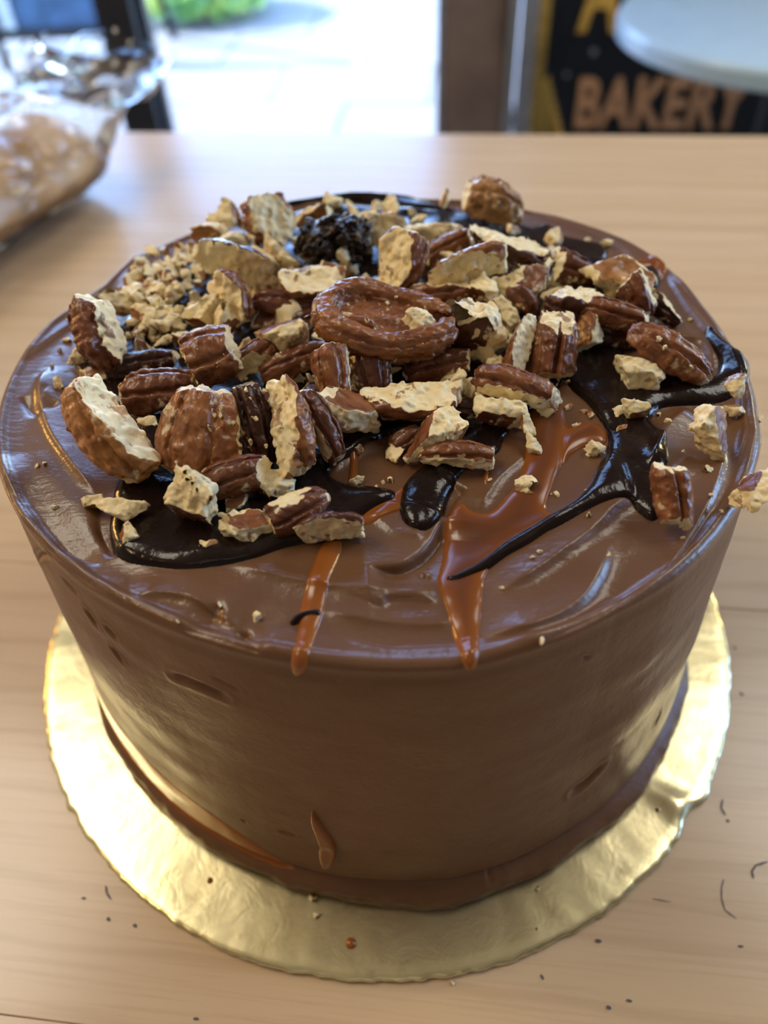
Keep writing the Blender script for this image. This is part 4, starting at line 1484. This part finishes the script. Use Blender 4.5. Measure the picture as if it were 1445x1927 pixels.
N(P_, 'ragged folded cream pecan flake above the red-brown piece with cream ends', 815, 812, 138, 68, 46, 44, kind='poly', cuts=[((-.7, .4, .4), 0)], tone=.45, lift=1)
N(P_, 'brown pecan scrap left of the ragged folded flake', 765, 826, 70, 48, 36, 34, (0, .4, .9), tone=.33)
N(P_, 'tiny upright pecan stub with orange base on the right ganache', 1190, 768, 60, 34, 30, -68, kind='poly', cuts=[((.2, -.85, .4), 0)], tone=.62, lift=1)
N(P_, 'cream pecan cube at the tip of the ridged half by the right rim', 1384, 720, 44, 38, 34, 60, kind='poly', cuts=[((-.5, .7, .3), 0)], tone=.6, lift=2)
N(P_, 'small tan pecan chip on the right rim below the cream cube', 1384, 770, 36, 28, 22, 20, kind='poly', cuts=[((0, .8, .3), 0)], tone=.85)
N(P_, 'tan curled chip on bare icing left of the ganache pool', 178, 946, 50, 34, 30, 14, kind='poly', cuts=[((0, -.9, .3), 0)], tone=.8)
N(P_, 'round brown pecan bit between the cream lump and cream knob', 447, 942, 46, 38, 32, 10, kind='poly', cuts=[((0, .3, .9), 0)], tone=.5)
N(P_, 'small tan pecan cube in the front ganache pool', 400, 1031, 32, 30, 26, 10, kind='poly', cuts=[((.3, .3, .9), 0)], tone=.95)
N(P_, 'pale chip of pecan on the caramel, right of the red-brown piece', 1003, 840, 46, 30, 22, -40, kind='poly', tone=.4)
N(P_, 'cream splinter lying on the upper caramel stream', 985, 906, 52, 28, 20, 30, kind='poly', cuts=[((0, .4, -.8), 0)], tone=.7)
N(P_, 'pale splinter at the left edge of the right ganache', 1122, 842, 42, 22, 18, -14, kind='poly', tone=.4)
N(P_, 'pale cream lump on the upper edge of the right ganache', 1162, 780, 40, 30, 24, 10, kind='poly', tone=.4)
N(P_, 'orange pecan flake on the right ganache beside the tiny stub', 1170, 810, 30, 20, 16, 0, kind='poly', cuts=[((0, .3, .9), 0)], tone=.8)
N(P_, 'yellowish curl of nut skin standing on the far rim', 836, 375, 38, 18, 14, 66, kind='poly', cuts=[((0, .2, 1), 0)], tone=.98, lift=2)
N(P_, 'orange and cream chip on the far right ganache', 1046, 450, 42, 32, 26, 50, kind='poly', cuts=[((.8, .1, .6), 0)], tone=.92, lift=1)
N(P_, 'thin cream splinter pointing down beside the flat red-brown piece', 688, 732, 52, 18, 16, -38, kind='poly', tone=.4, lift=4)
N(P_, 'cream pecan splinter standing at the right end of the long cream-topped piece', 862, 712, 46, 28, 20, 50, kind='poly', tone=.4, lift=4)
N(P_, 'pale angular lump right of the dark brown sliver', 657, 777, 42, 38, 34, 20, kind='poly', tone=.3, lift=0)
N(P_, 'cream lobe chip below the ragged folded flake', 745, 858, 38, 30, 24, -20, kind='poly', cuts=[((.8, -.4, .2), 0)], tone=.4)
N(P_, 'small cream chip beside the base of the two-lobed stub', 1030, 770, 44, 26, 24, 12, kind='poly', cuts=[((0, .7, .4), 0)], tone=.65)
N(P_, 'pale crumb stuck to the wrinkled chunk on the left', 285, 800, 34, 28, 24, 30, kind='poly', tone=.4)
N(P_, 'cream chip below the upright block on the left', 153, 668, 40, 36, 28, -30, kind='poly', tone=.5)
N(P_, 'orange-brown scrap in the ganache below the upright block', 190, 705, 78, 32, 28, 20, kind='poly', cuts=[((0, .3, .9), 0)], tone=.7)
N(P_, 'small brown and cream cube behind the upright block', 268, 590, 52, 44, 38, -20, kind='poly', cuts=[((-.6, -.5, .6), 0)], tone=.66, lift=2)
N(P_, 'pale flat flake behind the upright block on the left', 232, 568, 62, 36, 24, -25, kind='poly', tone=.7, lift=2)
N(P_, 'curved orange skin strip at the far left of the pile', 255, 540, 66, 26, 22, 10, kind='poly', cuts=[((0, .7, .7), 0)], tone=.6, lift=2)
N(P_, 'thin white curl behind the pale flat flake', 292, 555, 54, 20, 16, -22, kind='poly', tone=.4, lift=2)
N(P_, 'tan wedge left of the grooved square chunk', 345, 640, 46, 40, 32, -30, kind='poly', cuts=[((-.2, -.8, .5), 0)], tone=.75, lift=2)
N(P_, 'brown faced tan slab high on the left back of the pile', 395, 438, 68, 44, 40, 14, kind='poly', cuts=[((0, -.7, .5), 0)], tone=.82, lift=3)
N(P_, 'yellow-cream flake above the dark-backed slice', 438, 450, 50, 36, 30, 20, kind='poly', tone=.5, lift=4)
N(P_, 'brown-tipped cream scrap left of the tall far lump', 432, 410, 58, 42, 36, 40, kind='poly', cuts=[((.8, .1, .4), 0)], tone=.4, lift=2)
N(P_, 'long pale strip below the tall far left lump', 528, 480, 96, 32, 30, -34, kind='poly', tone=.5, lift=5)
N(P_, 'slim brown-backed strip beside the dark-backed slice', 495, 478, 70, 26, 26, -36, kind='poly', cuts=[((.5, .8, .2), 0)], tone=.7, lift=6)
N(P_, 'brown and cream scrap behind the chocolate-coated clump', 585, 415, 78, 44, 40, 4, kind='poly', cuts=[((0, -.5, .8), 0)], tone=.7, lift=3)
N(P_, 'rounded tan nub on the far ganache line', 628, 380, 40, 28, 26, 0, kind='poly', tone=.85, lift=1)
N(P_, 'small cream peak at the far centre behind the brown-topped block', 735, 392, 42, 30, 26, 60, kind='poly', tone=.5, lift=2)
N(P_, 'slender splinter behind the chocolate-coated clump', 668, 402, 46, 14, 14, -60, kind='poly', tone=.8, lift=3)
N(P_, 'pink-brown flat flake behind the left end of the whole half', 622, 512, 62, 50, 34, -30, kind='poly', cuts=[((.2, .3, .9), 0)], tone=.5, lift=5)
N(P_, 'brown piece under the sheen piece left of the whole half', 500, 600, 60, 40, 36, -10, kind='poly', cuts=[((0, .3, .9), 0)], tone=.4, lift=1)
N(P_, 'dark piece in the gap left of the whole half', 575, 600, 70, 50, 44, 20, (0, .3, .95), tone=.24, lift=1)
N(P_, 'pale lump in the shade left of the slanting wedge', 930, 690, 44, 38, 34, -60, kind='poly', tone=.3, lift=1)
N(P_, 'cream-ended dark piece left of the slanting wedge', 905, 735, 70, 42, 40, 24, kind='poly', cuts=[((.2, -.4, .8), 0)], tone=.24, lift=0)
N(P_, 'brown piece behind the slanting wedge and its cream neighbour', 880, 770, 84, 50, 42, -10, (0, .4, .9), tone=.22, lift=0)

SKIP_OVERLAP = []
_seedc = 0


def cam_to_world(v):
    return CAMROT @ np.asarray(v, float)


def place_nut(s, k):
    surf = CAKE_TOP
    mpp = depth_scale(s['x'], s['y'], surf + s['lift'] * 0.001 + 0.004)
    mm = mpp * 1000
    L, W, D = s['L'] * mm, s['W'] * mm, s['D'] * mm
    a = math.radians(s['ang'])
    tl = math.radians(s['tilt'])
    ex = np.array([math.cos(a) * math.cos(tl), math.sin(a) * math.cos(tl), math.sin(tl)])
    ez = np.array(s['dors'], float)
    ez -= ex * (ez @ ex)
    ez /= np.linalg.norm(ez)
    ey = np.cross(ez, ex)
    Rl = np.stack([ex, ey, ez], 1)            # nut frame -> camera frame
    cuts = []
    for n, off in s['cuts']:
        n = np.array(n, float)
        n /= np.linalg.norm(n)
        cuts.append((Rl.T @ n, off * mm))
    r_c = np.random.default_rng(300 + k)
    if s['ends'] and s['kind'] in ('half', 'full') and s['name'] != 'pecan_half':
        L *= 1.16
        for sg in (-1, 1):
            if any(c_[0][0] * sg > 0.55 for c_ in cuts) or r_c.random() < 0.12:
                continue
            n = np.array([sg, 0.32 * r_c.normal(), 0.32 * r_c.normal()])
            cuts.append((n / np.linalg.norm(n), L / 2 * (0.74 + 0.12 * r_c.random())))
    h = max(2.7 * mm, 0.30) if max(s['L'], s['W']) > 60 else max(2.4 * mm, 0.28)
    V, Q, fl = nut_mesh(s['name'], s['kind'], L, W, D, (20 + k * 17) if s['seed'] is None else s['seed'], cuts, h, s['ventral'], s['mid'], 1.0, s['gr'], s['bump'])
    Rw = CAMROT @ Rl
    Vm = V * 0.001
    zmin = (Vm @ Rw[2]).min()
    d = pix_dir(s['x'], s['y'])
    if s['over']:
        q = at_z(s['over'][0], s['over'][1], CAKE_TOP)
        sz = CAKE_TOP
    else:
        q = at_z(s['x'], s['y'] + 0.25 * s['W'], CAKE_TOP)
        sz = surf_z(q[0], q[1])
    zc = sz + (s['lift'] - s['embed']) * 0.001 - zmin + 0.0012
    c = CAM + d * ((zc - CAM[2]) / d[2])
    me = np_mesh(s['name'], Vm, Q)
    add_attr(me, 'flesh', fl)
    o = link(s['name'], me, M['nut'])
    o.matrix_world = Matrix([[Rw[0, 0], Rw[0, 1], Rw[0, 2], c[0]], [Rw[1, 0], Rw[1, 1], Rw[1, 2], c[1]], [Rw[2, 0], Rw[2, 1], Rw[2, 2], c[2]], [0, 0, 0, 1]])
    o.color = (s['tone'], s['flake'], random.random(), 1)
    tag(o, s['label'], 'nut', s['group'])
    return o


for k, s in enumerate(NUTS):
    place_nut(s, k)

# ---- small broken bits and crumbs: few meshes, each bit its own object
BITS = []
for k in range(12):
    L_, W_, D_ = 6.0, 4.4 - 0.15 * k % 1.2, 3.4
    skin = [] if k % 3 == 0 else [((rng.normal(), rng.normal(), rng.normal()), 0) for _ in range(1 + k % 3)]
    V, Q, fl = nut_mesh('pecan_crumb', 'poly', L_, W_, D_, 900 + k * 31, [(np.array(c[0]) / np.linalg.norm(c[0]), 0) for c in skin], 0.42)
    me = np_mesh('pecan_crumb', V * 0.001, Q)
    add_attr(me, 'flesh', fl)
    me.materials.append(M['nut'])
    BITS.append((me, L_))


def bit(x, y, size_px, lift=0.0, z=None, label=None, group=None, name='pecan_crumb', tone=None, stretch=(1, 1, 1)):
    me, L_ = BITS[rng.integers(len(BITS))]
    o = bpy.data.objects.new(name, me)
    COL.objects.link(o)
    if z is None:
        q = at_z(x, y, CAKE_TOP)
        z = surf_z(q[0], q[1])
    sc = size_px * depth_scale(x, y, z) * 1000 / L_
    c = at_z(x, y, z + lift * 0.001 + 0.0010 * sc)
    o.location = c
    o.rotation_euler = rng.random(3) * 6.28
    o.scale = (sc * stretch[0], sc * stretch[1], sc * stretch[2])
    o.color = (float(rng.random() * .6 + .25) if tone is None else tone, .6, random.random(), 1)
    tag(o, label, 'nut', group)
    return o


def speck_place(x, y):
    p = np.array([[x, y]], float)
    if inside(p, np.array(GANACHE[2], float))[0]:
        return 'on the right ganache pool'
    if inside(p, np.array(GANACHE[0], float))[0] and y > 880:
        return 'on the front ganache pool'
    if inside(p, np.array(CARAMEL[0], float))[0]:
        return 'on the reddish caramel stream'
    if x < 200:
        return 'on bare icing near the left rim'
    if y > 1035:
        return 'on bare icing along the front edge'
    if x > 1220:
        return 'on bare icing near the right rim'
    if y < 640:
        return 'on the icing at the back right'
    if x < 780:
        return 'on the icing window between the ganache runs'
    return 'on the icing between caramel and right ganache'


for (x, y, s_) in [(130, 600, 12), (126, 640, 16), (112, 660, 14), (110, 722, 22), (98, 690, 12), (84, 873, 14), (72, 876, 12), (103, 955, 12), (410, 1137, 15),
                   (482, 1163, 20), (335, 1170, 9), (1020, 1206, 14), (943, 1106, 12), (1015, 1037, 14), (1000, 1050, 10), (1285, 1012, 10), (1333, 883, 18),
                   (1338, 932, 14), (1358, 962, 10), (1175, 930, 12), (990, 926, 28), (912, 980, 11), (1110, 682, 20), (1108, 706, 26), (1127, 716, 16), (1068, 720, 14),
                   (1100, 775, 14), (1084, 802, 16), (1094, 800, 14), (1112, 780, 18), (1070, 766, 20), (662, 932, 18), (668, 946, 20), (652, 958, 16), (668, 905, 24),
                   (673, 848, 22), (738, 832, 22), (742, 822, 18), (1140, 882, 14), (1145, 895, 12), (1108, 970, 14), (1048, 930, 12), (1108, 928, 16), (1240, 780, 12),
                   (1255, 792, 18), (920, 902, 14), (1232, 610, 14), (1243, 520, 14), (1250, 570, 12), (1140, 458, 26), (1105, 455, 14), (1225, 545, 10), (1300, 600, 12),
                   (300, 1002, 8), (355, 1020, 9), (335, 1033, 10), (565, 985, 12), (490, 1010, 16), (620, 935, 10), (1190, 745, 14), (1222, 760, 10), (1280, 735, 12),
                   (540, 880, 26), (530, 1025, 9), (1010, 690, 22), (1290, 712, 10), (1350, 830, 12), (1430, 790, 14), (1285, 850, 10), (1188, 800, 16), (280, 1012, 8),
                   (735, 905, 16), (706, 918, 14), (720, 906, 12)]:
    w_ = speck_place(x, y)
    bit(x, y, s_, 0.0, label='tiny pale pecan crumb lying ' + w_, group='pale pecan crumbs ' + w_)

def pile_place(x, y):
    if y < 470:
        return 'at the back of the nut pile' + (', left half' if x < 725 else ', right half')
    if y > 690:
        return 'along the front of the nut pile' + (', left half' if x < 600 else ', right half')
    if x < 590:
        return 'left of the whole pecan half'
    if x > 860:
        return 'right of the whole pecan half'
    return 'close around the whole pecan half'


# broken bits filling the pile between the big pieces
PILE = np.array([(215, 560), (245, 520), (300, 470), (380, 425), (460, 395), (560, 385), (700, 385), (820, 400), (960, 420), (1030, 470), (1110, 500), (1200, 540), (1230, 590),
                 (1110, 650), (1040, 720), (960, 790), (800, 790), (660, 800), (520, 760), (400, 720), (300, 700), (240, 640)], float)
cnt = 0
while cnt < 165:
    x, y = rng.uniform(200, 1240), rng.uniform(385, 800)
    if not inside(np.array([[x, y]]), PILE)[0]:
        continue
    left = (x < 460 and y < 640)
    if not left and rng.random() < 0.35:
        continue
    s_ = rng.uniform(24, 50) * (0.75 if y < 480 else 1)
    bit(x, y, s_, rng.uniform(0, 3.5), label='small broken pecan bit ' + pile_place(x, y), group='small broken pecan bits ' + pile_place(x, y), name='pecan_bit',
        stretch=(rng.uniform(.9, 1.5), rng.uniform(.7, 1), rng.uniform(.65, 1)))
    cnt += 1
cnt = 0
while cnt < 115:
    x, y = rng.uniform(230, 1220), rng.uniform(395, 790)
    if not inside(np.array([[x, y]]), PILE)[0] or (x < 460 and y < 640):
        continue
    bit(x, y, rng.uniform(42, 72) * (0.75 if y < 480 else 1), rng.uniform(-0.3, 3.0), label='larger broken pecan bit wedged ' + pile_place(x, y),
        group='larger broken pecan bits ' + pile_place(x, y), tone=float(rng.uniform(.15, .55)), name='pecan_bit', stretch=(rng.uniform(1, 1.5), rng.uniform(.6, .9), rng.uniform(.6, .9)))
    cnt += 1
LEFT = np.array([(225, 535), (265, 490), (330, 450), (400, 420), (450, 415), (470, 450), (400, 470), (380, 520), (370, 600), (300, 640), (250, 620)], float)
cnt = 0
while cnt < 120:
    x, y = rng.uniform(210, 480), rng.uniform(400, 650)
    if not inside(np.array([[x, y]]), LEFT)[0]:
        continue
    bit(x, y, rng.uniform(16, 36), rng.uniform(0.5, 5.0), label='chopped pecan crumb heaped on the left back of the cake', group='finely chopped pecan crumbs heaped at the left back')
    cnt += 1
# fine specks lying on the big pieces: dropped where the sight line first meets the pile
bpy.context.view_layer.update()
_dg = bpy.context.evaluated_depsgraph_get()
for (x, y, s_, on) in [(398, 772, 10, 0), (404, 783, 12, 0), (412, 772, 10, 0), (418, 784, 14, 0), (397, 806, 16, 0), (440, 798, 13, 0), (462, 735, 14, 0), (452, 728, 10, 0),
                       (470, 750, 10, 0), (480, 786, 14, 0), (472, 830, 16, 0), (500, 840, 14, 0), (420, 668, 8, 1), (410, 690, 8, 1), (370, 655, 10, 1),
                       (640, 600, 16, 2), (690, 602, 14, 2), (730, 572, 9, 2), (745, 560, 10, 2), (705, 620, 9, 2), (655, 575, 9, 2),
                       (655, 985, 16, 3), (1036, 930, 10, 4), (1273, 930, 10, 4), (1280, 938, 9, 4), (1250, 655, 14, 5), (1235, 640, 18, 5), (1300, 690, 9, 5)]:
    hit, loc, nor, idx, ho, mat_ = SC.ray_cast(_dg, Vector(CAM), Vector(pix_dir(x, y)).normalized())
    if hit:
        on_ = ['broad wrinkled chunk and its dark neighbour', 'square grooved chunk', 'whole pecan half', 'sliced wedge', 'double-ridged stub', 'ridged half by the right rim'][on]
        o = bit(x, y, s_, 0.0, z=loc.z - 0.0002, label='pale crumb resting on the ' + on_, group='pale crumbs on the ' + on_, tone=.4)
for (px_, py_, rr_) in ():
    pass
# crumbs around the board
for (x, y, s_) in ((590, 1690, 28), (598, 1722, 16), (852, 1850, 10), (1012, 1672, 12), (1010, 1748, 8), (1236, 1524, 12), (1300, 1182, 12)):
    bit(x, y, s_, 0.0, z=TABLE_Z + (BOARD_T if y < 1840 else 0), label='pale crumb fallen onto the gold board', group='crumbs fallen around the foot of the cake')
for (px_, py_, rr_) in ((395, 1657, .0009), (660, 1775, .0015)):
    p_ = at_z(px_, py_, TABLE_Z + BOARD_T)
    mbd = MB().lathe([(rr_, 0.0), (rr_ * .95, rr_ * .3), (rr_ * .55, rr_ * .6), (rr_ * .1, rr_ * .7)], 20)
    o = mbd.build('caramel_drop', M['caramel'], bd, smooth=True)
    o.location = (p_[0] - BX, p_[1] - BY, BOARD_T)

# ------------------------------------------------------------------ cellophane bag with a bread loaf on the left
A_, B_ = np.array([-0.365, 0.30]), np.array([-0.226, 0.588])
dv = (B_ - A_) / np.linalg.norm(B_ - A_)
nv = np.array([-dv[1], dv[0]])
Llen = np.linalg.norm(B_ - A_)


def tube_mesh(name, fn, ns, nt):
    S, T = np.meshgrid(np.linspace(0, 1, ns), np.linspace(0, 2 * math.pi, nt, endpoint=False), indexing='ij')
    V = fn(S.ravel(), T.ravel())
    b = np.arange(ns - 1)[:, None] * nt
    i = np.arange(nt)[None, :]
    j = (i + 1) % nt
    F = np.stack([b + i, b + j, b + nt + j, b + nt + i], -1).reshape(-1, 4)
    return np_mesh(name, V, F)


def loaf_fn(S, T):
    S = np.asarray(S)
    end = np.sqrt(np.clip(1 - np.clip((S - 0.80) / 0.20, 0, 1) ** 2, 0, 1)) * np.sqrt(np.clip(1 - np.clip((0.2 - S) / 0.2, 0, 1) ** 2, 0, 1))
    w, hh = 0.054 * end, 0.026 * end
    x = np.cos(T) * w
    z = 0.029 + np.sin(T) * hh
    z = np.maximum(z, 0.005 + 0.002 * np.abs(np.cos(T)))
    n = fbm(np.stack([S * 9, np.cos(T) * 2, np.sin(T) * 2], 1), 31, 3)
    s = S * (Llen + 0.022)
    P = A_[None] + dv[None] * s[:, None] + nv[None] * (x * (1 + 0.04 * n))[:, None]
    return np.stack([P[:, 0], P[:, 1], TABLE_Z + z * (1 + 0.04 * n)], 1)


lf = link('bread_loaf', tube_mesh('bread_loaf', loaf_fn, 60, 48), M['crust'])
tag(lf, 'tan crusty bread loaf inside the clear bag on the left', 'bread')


def bag_fn(S, T):
    s = -0.03 + S * (Llen + 0.105)
    over = smooth01((s - Llen + 0.005) / 0.055)
    bulge = np.sqrt(np.clip(1 - np.clip((s - Llen * 0.86) / (0.24 * Llen), 0, 1) ** 2, 0, 1))
    w = 0.060 * (bulge * (1 - over) + over * 1.05) + 0.003
    hh = 0.032 * bulge * (1 - over) + 0.005 * over + 0.003
    cr = fbm(np.stack([s * 45, np.cos(T) * 3.0, np.sin(T) * 3.0], 1), 41, 3)
    cr2 = np.abs(fbm(np.stack([s * 80, T * 2.2, T * 0], 1), 47, 2))
    zc = 0.034 + over * 0.004 + np.clip(s - Llen, 0, 1) * 0.45
    x = np.cos(T) * w * (1 + 0.07 * cr)
    z = zc + np.sin(T) * hh + 0.006 * cr * (np.sin(T) > -0.3) + 0.006 * cr2 * (np.sin(T) > 0)
    z = np.maximum(z, 0.0015 + 0.001 * cr2)
    P = A_[None] + dv[None] * s[:, None] + nv[None] * x[:, None]
    return np.stack([P[:, 0], P[:, 1], TABLE_Z + z], 1)


def ruff_fn(S, T):
    """gathered crinkled top of the bag standing up behind the loaf"""
    s = S
    base_ = A_ + dv * (Llen * 0.62) + nv * 0.045
    w = 0.02 + 0.055 * s
    fold = 0.35 * np.sin(T * 7 + 2 * s) + 0.25 * vnoise(np.stack([np.cos(T) * 3, np.sin(T) * 3, s * 4], 1), 51)
    x = np.cos(T) * w * (1 + fold) * 1.5
    y = np.sin(T) * w * (1 + fold) * 0.6
    P = base_[None] + dv[None] * x[:, None] + nv[None] * (y + 0.02 * s)[:, None]
    z = 0.058 + 0.085 * s * (1 + 0.25 * fold)
    return np.stack([P[:, 0], P[:, 1], TABLE_Z + z], 1)


bag = empty('cellophane_bag', (A_[0], A_[1], TABLE_Z))
tag(bag, 'crinkled clear cellophane bag holding the tan loaf at the left of the table', 'bag')
for nm, fn, a_, b_ in (('film', bag_fn, 150, 96), ('gathered_top', ruff_fn, 40, 160)):
    me = tube_mesh(nm, fn, a_, b_)
    o = link(nm, me, M['cello'], bag)
    o.location = (-A_[0], -A_[1], -TABLE_Z)
